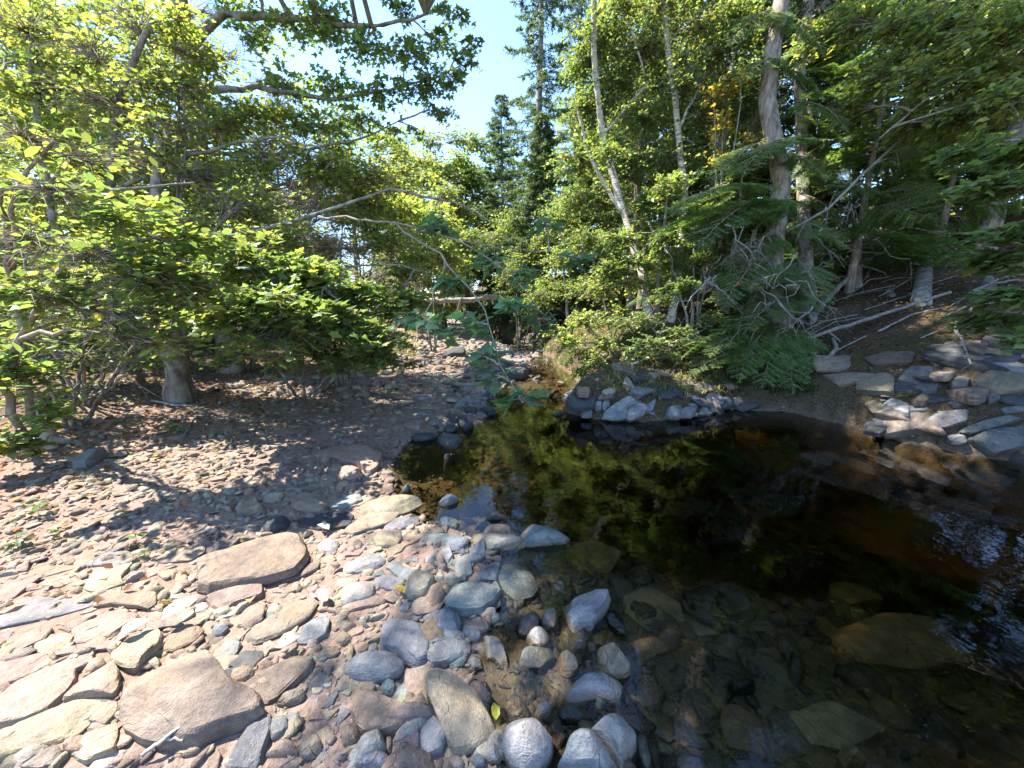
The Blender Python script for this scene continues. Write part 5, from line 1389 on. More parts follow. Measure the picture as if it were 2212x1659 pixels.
def old_spruce(name, label, px_pts, dep, r0, r1, seed, boughs=(), limbs=(), bark=None):
    base = foot(px_pts[0][0], px_pts[0][1])
    k = base[1] / ray(*px_pts[0])[1]
    pts = [base] + [at(x, y, (dep if dep else k)) for x, y in px_pts[1:]]
    root = empty(name, base); tag(root, label, "tree")
    r = np.random.default_rng(seed)
    g = Geo(); P = jitter_stem(pts, 18, r, .006)
    rr = np.linspace(r0, r1, 18); P = np.concatenate([P[:1] - [0, 0, .35], P]); rr = np.concatenate([[r0 * 1.3], rr]); rr[1] *= 1.12; rr[2] *= 1.04
    tube(g, P - base, rr, 12)
    # stubs of broken limbs
    for i in range(14):
        q = P[int(r.integers(3, 17))]; a = r.uniform(0, 6.28); l = r.uniform(.08, .4)
        tube(g, [q - base, q - base + np.array([math.cos(a), math.sin(a), r.normal(-.1, .2)]) * l], [.012, .004], 4)
    link("trunk", g.mesh("trunk", True), bark or M_SPRUCE, root)
    dead_limbs(root, limbs, seed + 1)
    for i, (s, t, *w) in enumerate(boughs):
        add_bough(root, at(*s), at(*t), seed + i, roll=(w[0] if w else r.normal(0, .4)), wide=r.uniform(.6, 1.0))
    return root
R_ = np.random.default_rng(9)
def rand_limbs(n, box, dep, ln, down=.5, seed=0):
    r = np.random.default_rng(seed); out = []
    for i in range(n):
        a = at(r.uniform(box[0], box[2]), r.uniform(box[1], box[3]), dep + r.normal(0, .35))
        an = r.uniform(0, 6.28)
        d = np.array([math.cos(an), math.sin(an) * .6, r.normal(-down, .35)]); d = unit(d) * ln * r.uniform(.5, 1.3)
        out.append((a, a + d, r.normal(0, .12), int(r.integers(5, 10))))
    return out
OLD = old_spruce("old_spruce", "thick pale-barked spruce trunk rising through dead brushwood on the right bank", [(1692, 740), (1668, 560), (1690, 390), (1655, 230), (1668, 120), (1690, -20), (1700, -250)], 6.1, .15, .10, 71,
           boughs=[((1740, 440, 6.0), (1400, 450, 5.6)), ((1700, 430, 6.2), (1480, 480, 5.5)), ((1700, 470, 6.0), (1850, 520, 5.4)), ((1680, 300, 6.3), (1540, 350, 5.6)), ((1680, 600, 6.0), (1600, 660, 5.4)), ((1690, 620, 6.0), (1780, 660, 5.3)), ((1690, 560, 6.1), (1770, 620, 5.3)), ((1660, 680, 6.0), (1540, 720, 5.5)), ((1680, 690, 5.9), (1700, 800, 5.2)), ((1690, 700, 5.9), (1760, 790, 5.2)), ((1640, 700, 6.0), (1460, 740, 5.6)), ((1690, 150, 6.2), (1800, 190, 5.6)), ((1690, 120, 6.2), (1600, 150, 5.7)), ((1690, 330, 6.2), (1800, 370, 5.6)), ((1680, 500, 6.1), (1580, 560, 5.5)), ((1690, 30, 6.2), (1800, 90, 5.6)), ((1680, 20, 6.2), (1580, 60, 5.7))],
           limbs=rand_limbs(34, (1520, 470, 1760, 670), 5.7, .8, .7, 1) + rand_limbs(8, (1600, 100, 1720, 330), 6.2, .6, .2, 2))
old_spruce("old_spruce", "spruce trunk leaning right behind the thick one, dark upper stem", [(1745, 690), (1735, 400), (1725, 160), (1745, 20), (1765, -200)], 7.3, .11, .08, 72,
           boughs=[((1740, 200, 7.2), (1880, 200, 6.2)), ((1740, 160, 7.2), (1900, 130, 6.2)), ((1735, 260, 7.2), (1860, 300, 6.2)), ((1740, 60, 7.2), (1850, 60, 6.4)), ((1735, 330, 7.2), (1850, 390, 6.3)), ((1735, 420, 7.1), (1830, 470, 6.3)), ((1735, 100, 7.2), (1640, 150, 6.6))],
           limbs=rand_limbs(12, (1740, 380, 1900, 600), 6.6, .7, .4, 3))
old_spruce("slender_spruce", "pair-like slim grey trunk left of the thick spruce, bark peeling", [(1575, 650), (1570, 430), (1560, 300), (1575, 180), (1590, 0), (1600, -200)], 7.6, .08, .06, 73, limbs=rand_limbs(10, (1480, 300, 1620, 480), 7.4, .6, .4, 4), boughs=[((1570, 320, 7.4), (1480, 370, 6.6)), ((1570, 420, 7.4), (1450, 560, 6.6)), ((1570, 480, 7.4), (1480, 620, 6.5))])
old_spruce("slender_spruce", "slim grey trunk seen right of the leaning dark stem", [(1850, 620), (1850, 400), (1848, 250), (1855, 130), (1860, -100)], 8.6, .08, .06, 74, limbs=rand_limbs(8, (1800, 350, 1950, 520), 8.2, .7, .3, 5), boughs=[((1850, 210, 8.4), (1800, 260, 7.4)), ((1850, 300, 8.4), (1930, 340, 7.2))])
old_spruce("grey_trunk", "slim mottled grey trunk leaning right in the dark hillside, right edge", [(1990, 655), (2003, 520), (2025, 420), (2045, 300), (2065, 180), (2090, -60)], 7.6, .105, .075, 75, bark=M_BARK, limbs=rand_limbs(8, (1950, 350, 2120, 560), 7.4, .9, .1, 6))
old_spruce("grey_trunk", "thin dim trunk between the mottled trunk and the spruces", [(1925, 640), (1922, 520), (1915, 380), (1918, 200)], 8.8, .05, .04, 76, bark=M_BARK, limbs=rand_limbs(5, (1880, 420, 1980, 560), 8.2, .7, .2, 7))
old_spruce("grey_trunk", "thin dim trunk in the right hillside shade below the maple leaves", [(2130, 640), (2150, 500), (2170, 330), (2190, 150)], 9.0, .07, .05, 77, bark=M_BARK, limbs=rand_limbs(6, (2060, 380, 2200, 560), 8.2, .9, .1, 8))
# low fir seedling on the bank edge
fs = foot(1600, 800)
root = empty("fir_sapling", fs); tag(root, "small fir hanging over the bank edge beside the thick spruce base", "tree")
g = Geo(); tube(g, [[0, 0, 0], [0, -.1, .35], [.05, -.2, .7]], [.012, .009, .004], 5); link("stem", g.mesh("stem", True), M_TWIG, root)
for i, (s, t) in enumerate([((1600, 760, 5.7), (1490, 790, 5.4)), ((1600, 745, 5.7), (1700, 780, 5.2)), ((1600, 720, 5.8), (1530, 750, 5.3)), ((1600, 710, 5.8), (1640, 780, 5.2))]):
    add_bough(root, at(*s), at(*t), i)

def pole(name, label, pts, r0, r1, cat, mat, seed=0, sub=0, kinds=None):
    r = np.random.default_rng(seed); pts = [np.asarray(p, float) for p in pts]
    root_loc = pts[0]
    g = Geo(); P = jitter_stem(pts, 14, r, .22 * r0); tube(g, P - root_loc, np.linspace(r0, r1, 14) * (1 + r.normal(0, .05, 14)), 8)
    if sub:
        k = r.integers(4, 14, sub); d = unit(r.normal(0, 1, (sub, 3))) ; L_ = r.uniform(.15, .5, sub); t = np.linspace(0, 1, 5)[None, :, None]
        Q = P[k][:, None] + d[:, None] * (t * L_[:, None, None]); Q[:, :, 2] -= t[..., 0] ** 2 * L_[:, None] * .3
        tubes_batch(g, Q - root_loc, np.linspace(r1 * .6, r1 * .2, 5)[None] * np.ones((sub, 1)), 4)
    o = link(name, g.mesh(name, True), mat, loc=tuple(root_loc)); tag(o, label, cat)
    return o
def ALONG(a, b, lift):
    A, Bq = hit(*a), hit(*b)
    P = [A + (Bq - A) * k for k in np.linspace(0, 1, 6)]
    up = max(0.0, max(h1(p[0], p[1]) - p[2] for p in P))
    return [p + np.array([0, -.05, up * .8 + lift]) for p in P]
pole("dead_sapling", "long thin dead stem slanting down leftwards across the right hillside", S((2240, 90, 5.2), (2050, 215, 5.4), (1950, 300, 5.5), (1860, 380, 5.6), (1790, 450, 5.7), (1700, 500, 5.9)), .030, .016, "branch", M_DEAD, 81, 12)
pole("fallen_pole", "straight fallen pole resting on the shaded bank, lower end at the root loop", ALONG((2040, 652), (1733, 752), .08), .020, .028, "branch", M_DEAD, 82, 3)
pole("leaning_stem", "short dark stem leaning against the bank left of the fallen pole", ALONG((1735, 722), (1830, 618), .12), .05, .035, "branch", M_BARK, 83, 0)
pole("root_loop", "curved root looping out of the bank under the fallen pole", [hit(x, y) + np.array([0, -.08, .03]) for x, y in ((1735, 752), (1750, 775), (1778, 780), (1795, 760), (1790, 735))], .035, .025, "root", M_TWIG, 84, 0)
pole("dead_branch", "pale forked branch lying in the shade right of the mottled trunk", [hit(x, y) + np.array([0, -.06, .06]) for x, y in ((2110, 660), (2060, 700), (2050, 720), (2066, 760), (2080, 800))], .024, .010, "branch", M_DEAD, 85, 5)
pole("dead_branch", "thin horizontal dead branch high in the shade behind the slanting stem", S((2150, 500, 7), (2060, 505, 6.8), (1950, 490, 6.6), (1830, 545, 6.4)), .018, .008, "branch", M_DEAD, 86, 8)
pole("dead_branch", "dead branch crossing low behind the mottled trunk", S((2190, 480, 6.8), (2090, 520, 6.6), (1990, 590, 6.5), (1900, 640, 6.4)), .022, .010, "branch", M_DEAD, 87, 8)
lg = S((900, 652, 12.6), (985, 650, 12.4), (1075, 643, 12.1))
lo = pole("fallen_log", "grey fallen log lying level across the channel upstream", lg, .085, .075, "log", M_DEAD, 88, 0)
g = Geo(); tube(g, [[0, 0, 0], [.12, -.1, .35]], [.06, .04], 6); s_ = link("stub", g.mesh("stub", True), M_DEAD, lo); s_.location = tuple(np.array(at(990, 655, 12.3)) - lg[0] + [0, 0, -.2])
pole("fallen_stick", "thin forked stick lying across the ground by the birch stump", [hit(150, 915) + [0, 0, .12], hit(230, 890) + [0, 0, .25], hit(280, 860) + [0, 0, .3], hit(340, 870) + [0, 0, .1]], .014, .006, "stick", M_DEAD, 89, 4)
pole("fallen_stick", "pale stick at the foot of the grey maple trunk", [hit(330, 872) + [0, 0, .03], hit(385, 885) + [0, 0, .05], hit(430, 882) + [0, 0, .03]], .016, .008, "stick", M_DEAD, 90, 2)
pole("fallen_stick", "dark twig lying diagonally in the dappled shade", [hit(425, 905) + [0, 0, .03], hit(410, 935) + [0, 0, .06], hit(392, 962) + [0, 0, .03]], .01, .005, "stick", M_TWIG, 91, 2)
pole("pale_stick", "longer of two bleached sticks at the bottom left edge", [hit(310, 1658) + [0, 0, .03], hit(365, 1630) + [0, 0, .045], hit(402, 1625) + [0, 0, .04]], .007, .004, "stick", M_BIRCH, 92, 0)
pole("pale_stick", "shorter bleached stick above the longer one, bottom left", [hit(350, 1640) + [0, 0, .05], hit(395, 1615) + [0, 0, .06], hit(425, 1598) + [0, 0, .05]], .006, .003, "stick", M_BIRCH, 93, 0)

# birch stump at the left
sb = foot(105, 965)
root = empty("birch_stump", sb); tag(root, "short peeling birch stump with white bark at the left edge", "stump")
g = Geo(); tube(g, [[0, 0, -.05], [-.01, 0, .1], [-.03, .02, .25], [-.08, .05, .42], [-.1, .06, .5], [-.11, .06, .56]], [.085, .066, .06, .056, .05, .03], 12)
link("trunk", g.mesh("trunk", True), M_BIRCH, root)
for k in range(3):
    a = 2.1 * k + .4; g = Geo(); tube(g, [[0, 0, .08], [math.cos(a) * .15, math.sin(a) * .15, .03], [math.cos(a) * .32, math.sin(a) * .32, -.03]], [.05, .035, .015], 6); link("root", g.mesh("root", True), M_BARK, root)

# ---- background wood: a few kinds of tree, copied
def wood_tree(seed, H, key, size):
    r = np.random.default_rng(seed)
    base = np.zeros(3)
    st = [([base, base + [.1, 0, H * .4], base + [.2, .1, H * .9]], .05 + .009 * H, .03)]
    bl = []
    for k in range(int(26)):
        t = r.uniform(.06, 1.0); a = r.uniform(0, 6.28); d = (1 - .55 * t) * H * .26 * r.uniform(.3, 1)
        bl.append((np.array([math.cos(a) * d, math.sin(a) * d, H * t]), np.array([1.1, 1.1, .7]) * H / 9, 46))
    return plant("woodland_tree", "x", "tree", base, st, bl, dict(t="kite", s=size, c=key, per=8, up=.7, y=.12, sun=False, tw=2.0, k=1.25), seed=seed)
W = [wood_tree(201, 8, "leaf", .16), wood_tree(202, 10, "deep", .18), wood_tree(203, 6, "leaf", .14), wood_tree(204, 9, "lime", .17)]
WL = [(2, -7.8, 8.8, .55), (2, -10.5, 7.5, .6), (1, -13, 13, .75), (2, -11.5, 5.2, .6), (0, -7.2, 14.0, .6), (3, -4.2, 16.5, .85), (3, -3.3, 19, .98), (2, -2.3, 21, 1.35), (0, -1.4, 24, 1.2), (1, -8.5, 15.5, .75), (0, -12, 18, 1.0), (1, -17, 11, .9), (2, -14, 6.5, .9), (1, -18, 5, .9), (0, -5.6, 19, .85), (3, -3.0, 23, .8), (1, -9, 23, 1.1), (1, -19, 18, 1.2), (0, -23, 10, 1.3), (1, -8, 29, 1.2), (0, -3.8, 30, .95), (2, -12, 2.4, .7), (2, -8.2, 12.8, .6), (0, -15, 15, .9), (2, -15, 1.5, .9), (2, -20, 6.5, 1.3), (2, -9.0, 12, .7), (2, -13.5, 10.5, .9), (2, -11.5, 9.2, .65)]
WR = [(1, 7.5, 10.5, 1.0), (0, 5.2, 11.5, 1.0), (3, 3.6, 11.0, .9), (1, 9.5, 8.5, 1.0), (1, 11, 12, 1.1), (0, 8, 15, 1.1), (1, 13, 7.5, 1.1), (1, 12, 4.5, 1.0), (0, 5.5, 17, 1.1), (1, 16, 11, 1.2), (0, 3.2, 15, .9), (1, 10, 19, 1.2), (1, 18, 5, 1.2), (3, 4.5, 22, 1.0), (0, 1.2, 25, .9), (2, .4, 22, .8), (3, -.6, 30, .9), (1, 7, 28, 1.2), (2, 2.6, 13, .8), (2, 6.4, 8.6, .8), (1, 15, 16, 1.3), (2, 1.9, 18, .8)]
used0 = set()
for lst, lab, grp in ((WL, "leafy tree crowding the wood behind the left bank", "trees of the left wood"), (WR, "leafy tree on the wooded slope behind the right bank", "trees of the right slope")):
    for i, (k, x, y, s) in enumerate(lst):
        o = W[k] if k not in used0 else copy_tree(W[k]); used0.add(k)
        o.location = (x, y, h1(x, y) - .1); o.scale = (s, s, s); o.rotation_euler = (0, 0, (i * 2.399) % 6.28)
        tag(o, lab, "tree", grp)
# conifers on the right slope, copies of one
c0 = spruce("spruce_tree", "dark spruce in the shade of the right slope", np.array([8.4, 7.2, h1(8.4, 7.2) - .1]), 11, 2.0, 57, group="spruces on the right slope", dens=1.0, low=.2, dead=.5, nl=.14)
for i, (x, y, s) in enumerate([(6.6, 9.6, 1.1), (10.5, 6.0, 1.1), (4.6, 9.4, 1.0), (11, 9.5, 1.2), (2.9, 9.6, .75), (9.2, 4.2, 1.0)]):
    o = copy_tree(c0); o.location = (x, y, h1(x, y) - .1); o.scale = (s, s, s); o.rotation_euler = (0, 0, i * 1.7)

# ------------------------------------------------------------------ more of the leafy walls on both banks
bush("hazel_shrub", "dense sunlit shrub hiding the trunks low on the left", 150, 800, 4.6,
     [B(60, 620, 4.0, (.6, .5, .35), 40), B(190, 600, 4.0, (.6, .5, .35), 42), B(320, 620, 4.0, (.6, .5, .35), 42), B(430, 590, 4.2, (.6, .5, .35), 42), B(120, 700, 3.9, (.5, .45, .25), 34), B(260, 690, 3.9, (.5, .45, .25), 34), B(400, 690, 3.9, (.45, .4, .22), 30), B(60, 520, 4.3, (.6, .5, .35), 40), B(250, 520, 4.3, (.6, .5, .35), 40), B(400, 480, 4.5, (.6, .5, .35), 40), B(520, 430, 4.8, (.6, .5, .35), 40), B(600, 520, 4.7, (.6, .5, .35), 40)],
     dict(t="oval", s=.085, c="lime", per=9, up=1.1, y=.18, k=2.0), 38, cat="shrub")
bush("hazel_shrub", "light green shrub filling the middle distance left of the hanging bough", 720, 740, 6.2,
     [B(640, 430, 6.0, (.8, .7, .45), 50), B(740, 480, 6.2, (.8, .7, .45), 50), B(820, 520, 6.4, (.7, .6, .4), 46), B(720, 600, 6.2, (.7, .6, .4), 46), B(820, 620, 6.5, (.6, .6, .35), 40), B(650, 660, 5.6, (.6, .5, .3), 40), B(880, 590, 6.8, (.5, .5, .3), 34), B(760, 700, 6.0, (.5, .5, .25), 34), B(840, 720, 6.6, (.4, .4, .2), 26), B(900, 660, 7.0, (.4, .4, .2), 24)],
     dict(t="maple2", s=.095, c="lime", per=10, up=.9, y=.15, k=2.2), 39, cat="shrub")
bush("bush", "leafy bush overhanging the far end of the sunny gravel", 930, 700, 10.5,
     [B(900, 560, 10.5, (.9, .8, .5), 44), B(980, 580, 11, (.9, .8, .5), 44), B(940, 500, 11, (.9, .8, .5), 44), B(860, 640, 10, (.7, .6, .35), 36), B(1010, 520, 12, (.9, .8, .5), 40), B(880, 450, 11, (.9, .8, .5), 40), B(960, 420, 12.5, (.9, .9, .5), 40)],
     dict(t="maple2", s=.105, c="leaf", per=10, up=.8, y=.2, k=2.2), 48)
bush("leafy_shrub", "green shrub in front of the pale trunks on the right bank", 1500, 700, 6.2,
     [B(1500, 470, 6.6, (.5, .45, .3), 40), B(1560, 420, 6.6, (.5, .45, .3), 40), B(1440, 520, 6.5, (.45, .4, .25), 36), B(1520, 560, 6.4, (.45, .4, .25), 34), B(1470, 620, 6.2, (.35, .35, .2), 26), B(1600, 380, 6.4, (.4, .4, .25), 30), B(1640, 260, 6.4, (.4, .4, .3), 28)],
     dict(t="kite", s=.075, c="leaf", per=11, up=.7, y=.2, k=2.0), 49, cat="shrub")
bush("leafy_shrub", "dim green undergrowth on the hillside below the slim trunks", 1880, 640, 8.0,
     [B(1820, 560, 7.8, (.6, .5, .25), 30), B(1900, 450, 8.2, (.7, .6, .4), 36), B(1980, 400, 8.0, (.7, .6, .4), 36), B(1800, 420, 7.6, (.6, .5, .35), 34), B(2080, 420, 7.6, (.6, .5, .35), 34), B(1880, 340, 8.0, (.7, .6, .4), 40), B(2000, 320, 7.8, (.7, .6, .4), 40), B(2100, 300, 7.4, (.7, .6, .4), 40), B(1760, 330, 7.4, (.6, .5, .35), 36)],
     dict(t="kite", s=.085, c="deep", per=10, up=.9, y=.08, k=2.0), 50, cat="shrub")

bush("bush", "shaded leafy bush deep behind the left shrubs", 300, 700, 8.5,
     [B(150, 560, 8, (1.1, .9, .7), 40), B(300, 560, 8.5, (1.1, .9, .7), 40), B(450, 560, 8.5, (1.1, .9, .7), 40), B(600, 570, 8.8, (1.0, .9, .6), 40), B(220, 660, 8, (1.0, .9, .5), 36), B(400, 660, 8, (1.0, .9, .5), 36), B(560, 660, 8.4, (.9, .8, .4), 36), B(40, 560, 7.5, (1.0, .9, .7), 40), B(700, 620, 9, (.9, .8, .5), 36), B(60, 420, 7.5, (1.0, .9, .6), 36)],
     dict(t="maple2", s=.12, c="leaf", per=9, up=.8, y=.1, k=2.0), 58)
bush("hazel_shrub", "low leafy sprays hanging in front of the stump at the left edge", 120, 830, 3.9,
     [B(60, 740, 3.6, (.45, .4, .2), 34), B(180, 770, 3.7, (.45, .4, .18), 34), B(300, 780, 3.8, (.35, .35, .15), 26), B(60, 850, 3.4, (.3, .3, .15), 18), B(200, 840, 3.8, (.35, .35, .12), 20), B(250, 720, 3.8, (.4, .4, .2), 32), B(30, 640, 3.4, (.4, .4, .2), 32)],
     dict(t="oval", s=.08, c="leaf", per=8, up=1.1, y=.12, k=1.6), 59, cat="shrub")
bush("maple_sapling", "maple sapling leaning over the gravel between grey trunk and sunny strip", 640, 790, 5.4,
     [B(560, 740, 4.8, (.5, .45, .2), 34), B(660, 750, 5.0, (.5, .45, .2), 34), B(760, 770, 5.0, (.4, .4, .18), 30), B(840, 740, 5.6, (.45, .4, .2), 30), B(610, 790, 4.9, (.3, .3, .12), 18), B(720, 800, 5.0, (.3, .3, .1), 16), B(870, 790, 5.4, (.25, .25, .1), 14), B(480, 780, 4.8, (.3, .3, .12), 18)],
     dict(t="maple2", s=.095, c="leaf", per=9, up=1.1, y=.12, k=1.8), 62, cat="tree")
bush("leafy_shrub", "shrub spilling over the rocks of the grassy point", 1450, 740, 6.1,
     [B(1400, 690, 6.2, (.4, .35, .2), 30), B(1470, 720, 6.0, (.4, .35, .2), 30), B(1540, 690, 6.1, (.4, .35, .22), 30), B(1440, 770, 5.9, (.3, .3, .15), 24), B(1520, 780, 5.8, (.3, .3, .15), 24), B(1370, 760, 6.0, (.3, .3, .15), 22), B(1590, 740, 5.8, (.3, .3, .2), 24), B(1340, 700, 6.2, (.35, .3, .2), 28), B(1400, 740, 5.9, (.35, .3, .18), 28), B(1490, 740, 5.8, (.35, .3, .18), 28), B(1330, 800, 5.9, (.25, .2, .12), 18), B(1560, 640, 5.9, (.35, .3, .2), 26), B(1430, 640, 6.2, (.35, .3, .2), 26)],
     dict(t="kite", s=.06, c="leaf", per=10, up=.9, y=.15, k=1.8), 63, cat="shrub")
b9 = on_ground(330, 7.0)
plant("alder_thicket", "thicket of slim yellow-green alders behind the nearer shrubs on the left", "tree", b9,
      [([b9, b9 + [.1, .1, 1.6], b9 + [.3, .2, 3.4], b9 + [.4, .2, 5.4]], .045, .02), ([b9 + [.1, 0, .2], b9 + [1.2, .3, 2.0], b9 + [2.2, .4, 3.6]], .04, .015), ([b9 + [-.1, 0, .2], b9 + [-1.2, .1, 2.2], b9 + [-1.8, 0, 4.6]], .04, .015)],
      [B(32, 46, 6.7, (1.0, .8, .55), 44), B(146, 37, 6.6, (1.0, .8, .55), 44), B(263, 20, 6.7, (1.0, .8, .55), 44), B(394, 93, 6.3, (1.0, .8, .55), 44), B(462, 34, 7.2, (1.0, .8, .55), 44), B(90, 135, 7.0, (1.0, .8, .55), 44), B(200, 150, 6.8, (1.0, .8, .55), 44), B(309, 145, 6.8, (1.0, .8, .55), 44), B(442, 184, 6.5, (1.0, .8, .55), 44), B(505, 129, 6.9, (1.0, .8, .55), 44), B(30, 252, 7.1, (1.0, .8, .55), 44), B(136, 257, 6.9, (1.0, .8, .55), 44), B(281, 256, 6.6, (1.0, .8, .55), 44), B(398, 290, 6.9, (1.0, .8, .55), 44), B(504, 241, 6.5, (1.0, .8, .55), 44), B(610, 206, 6.5, (1.0, .8, .55), 44), B(94, 342, 7.1, (1.0, .8, .55), 44), B(188, 359, 6.2, (1.0, .8, .55), 44), B(321, 366, 7.2, (1.0, .8, .55), 44), B(448, 362, 6.8, (1.0, .8, .55), 44), B(554, 321, 6.6, (1.0, .8, .55), 44), B(657, 316, 6.4, (1.0, .8, .55), 44), B(63, 471, 6.7, (1.0, .8, .55), 44), B(203, 478, 6.8, (1.0, .8, .55), 44), B(334, 458, 7.0, (1.0, .8, .55), 44), B(444, 459, 6.8, (1.0, .8, .55), 44), B(567, 428, 7.2, (1.0, .8, .55), 44), B(693, 406, 6.7, (1.0, .8, .55), 44), B(767, 388, 6.3, (1.0, .8, .55), 44), B(641, 506, 6.3, (1.0, .8, .55), 44), B(728, 460, 6.6, (1.0, .8, .55), 44), B(505, 523, 6.1, (1.0, .8, .55), 44), B(390, 530, 6.5, (1.0, .8, .55), 44), B(239, 558, 6.4, (1.0, .8, .55), 44), B(129, 581, 7.0, (1.0, .8, .55), 44), B(806, 447, 6.7, (1.0, .8, .55), 44), B(686, 560, 6.9, (1.0, .8, .55), 44), B(585, 605, 7.1, (1.0, .8, .55), 44), B(853, 384, 6.3, (1.0, .8, .55), 44), B(766, 537, 6.0, (1.0, .8, .55), 44)],
      dict(t="kite", s=.085, c="lime", per=11, up=.8, y=.18, k=2.3), seed=64)
bush("alder_spray", "leafy spray crossing in front of the tall maple's trunk", 380, 800, 5.2,
     [B(380, 70, 4.9, (.5, .4, .3), 34), B(400, 180, 4.9, (.5, .4, .3), 34), B(380, 280, 4.9, (.5, .4, .3), 34), B(330, 380, 4.9, (.5, .4, .3), 34), B(250, 300, 4.6, (.5, .4, .3), 34), B(300, 180, 4.6, (.5, .4, .3), 34), B(160, 200, 4.5, (.5, .4, .3), 34), B(330, 330, 4.3, (.45, .4, .3), 34), B(310, 260, 4.3, (.4, .4, .25), 30), B(390, 40, 4.6, (.4, .4, .25), 30)],
     dict(t="kite", s=.08, c="lime", per=11, up=.8, y=.2, k=1.7), 65, cat="tree")
bush("bush", "pale green bush closing the view below the long bare limb", 770, 700, 10.0,
     [B(720, 520, 10, (.8, .7, .5), 50), B(790, 500, 10.4, (.8, .7, .5), 50), B(850, 540, 10.4, (.8, .7, .45), 46), B(740, 590, 10, (.8, .7, .4), 46), B(820, 600, 10.2, (.7, .7, .4), 44), B(670, 560, 9.6, (.8, .7, .45), 46), B(640, 480, 9.6, (.8, .7, .5), 46), B(700, 650, 9.8, (.6, .6, .3), 36)],
     dict(t="kite", s=.095, c="leaf", per=11, up=.8, y=.15, k=2.0), 66)
# ---- fir trees with full low boughs overhanging the pool
def fir(name, label, base, H, boughs, seed):
    r = np.random.default_rng(seed)
    root = empty(name, base); tag(root, label, "tree")
    g = Geo(); tube(g, [[0, 0, -.3], [0, 0, H * .3], [.03, .02, H * .7], [.04, .03, H]], [.05 + .006 * H, .045, .025, .008], 8)
    link("trunk", g.mesh("trunk", True), M_SPRUCE, root)
    n = boughs
    for i in range(n):
        t = .12 + .85 * (i + r.random()) / n
        a = i * 2.399 + r.normal(0, .3); Lk = (1 - t) * H * .30 + .25
        s = np.array([base[0], base[1], base[2] + H * t])
        e = s + np.array([math.cos(a), math.sin(a), -.12 + .35 * (t - .3)]) * Lk * r.uniform(.8, 1.2)
        add_bough(root, s, e, i, r.normal(0, .4), r.uniform(.6, 1.0))
    return root
def gpt(px, dep, dz=0):
    p = at(px, 650, dep); p[2] = h1(p[0], p[1]) + dz
    return p
fir("fir_tree", "bushy young fir on the bank edge left of the thick spruce", gpt(1570, 6.7), 2.3, 30, 301)
fir("fir_tree", "taller fir with bright boughs high between the spruce trunks", gpt(1830, 7.0), 5.6, 54, 303)
fir("fir_tree", "small fir at the left end of the grassy point", gpt(1420, 7.0), 2.2, 26, 305)
fir("fir_tree", "fir on the upper slope under the upper right leaves", gpt(2000, 7.4), 5.0, 44, 306)

# ---- grass on the point, ground leaves, seedlings
def blades(pts, r, hgt, n, col, w=.006):
    m = len(pts) * n
    p = np.repeat(pts, n, 0) + np.concatenate([r.normal(0, .05, (m, 2)), np.zeros((m, 1))], 1)
    a = r.uniform(0, 6.28, m); lean = r.uniform(.4, 1.5, m); H = hgt * r.uniform(.5, 1.2, m)
    d = np.stack([np.cos(a), np.sin(a), np.zeros(m)], 1); s = np.stack([-np.sin(a), np.cos(a), np.zeros(m)], 1) * w
    mid = p + d * (H * lean * .35)[:, None] + np.array([0, 0, 1.0]) * (H * .6)[:, None]
    tip = p + d * (H * lean)[:, None] + np.array([0, 0, 1.0]) * (H * (1 - .45 * lean))[:, None]
    V = np.stack([p - s, p + s, mid + s * .8, mid - s * .8, tip], 1).reshape(-1, 3)
    b = (np.arange(m) * 5)[:, None]
    c = np.clip(np.array(col)[None] * np.exp(r.normal(0, .3, (m, 1))), .01, .6)
    return V, b + np.array([[0, 1, 2, 3]]), b + np.array([[3, 2, 4]]), np.repeat(c, 5, 0)
def grass():
    r = np.random.default_rng(61); g = Geo()
    for (box, cnt, hgt, col) in (((1290, 750, 1560, 850), 40, .15, (.24, .22, .10)), ((1300, 720, 1560, 850), 50, .10, (.10, .15, .04)), ((1150, 700, 1290, 800), 60, .18, (.12, .17, .05)), ((1060, 690, 1200, 760), 60, .22, (.10, .16, .05)), ((1560, 770, 1760, 860), 60, .12, (.08, .12, .03)), ((760, 720, 900, 770), 70, .3, (.2, .2, .07))):
        P = []
        for _ in range(cnt):
            q = hit(r.uniform(box[0], box[2]), r.uniform(box[1], box[3]), 25)
            if q[2] > .04: P.append(q - [0, 0, .02])
        if not P: continue
        V, F4, F3, c = blades(np.array(P), r, hgt, 16, col)
        n0 = g.n; g.add(V, F4, c); g.F[3].append(F3 + n0)
    o = link("grass", g.mesh("grass"), M_LEAF); tag(o, "thin pale grass on the point and banks", "grass", kind="stuff")
grass()
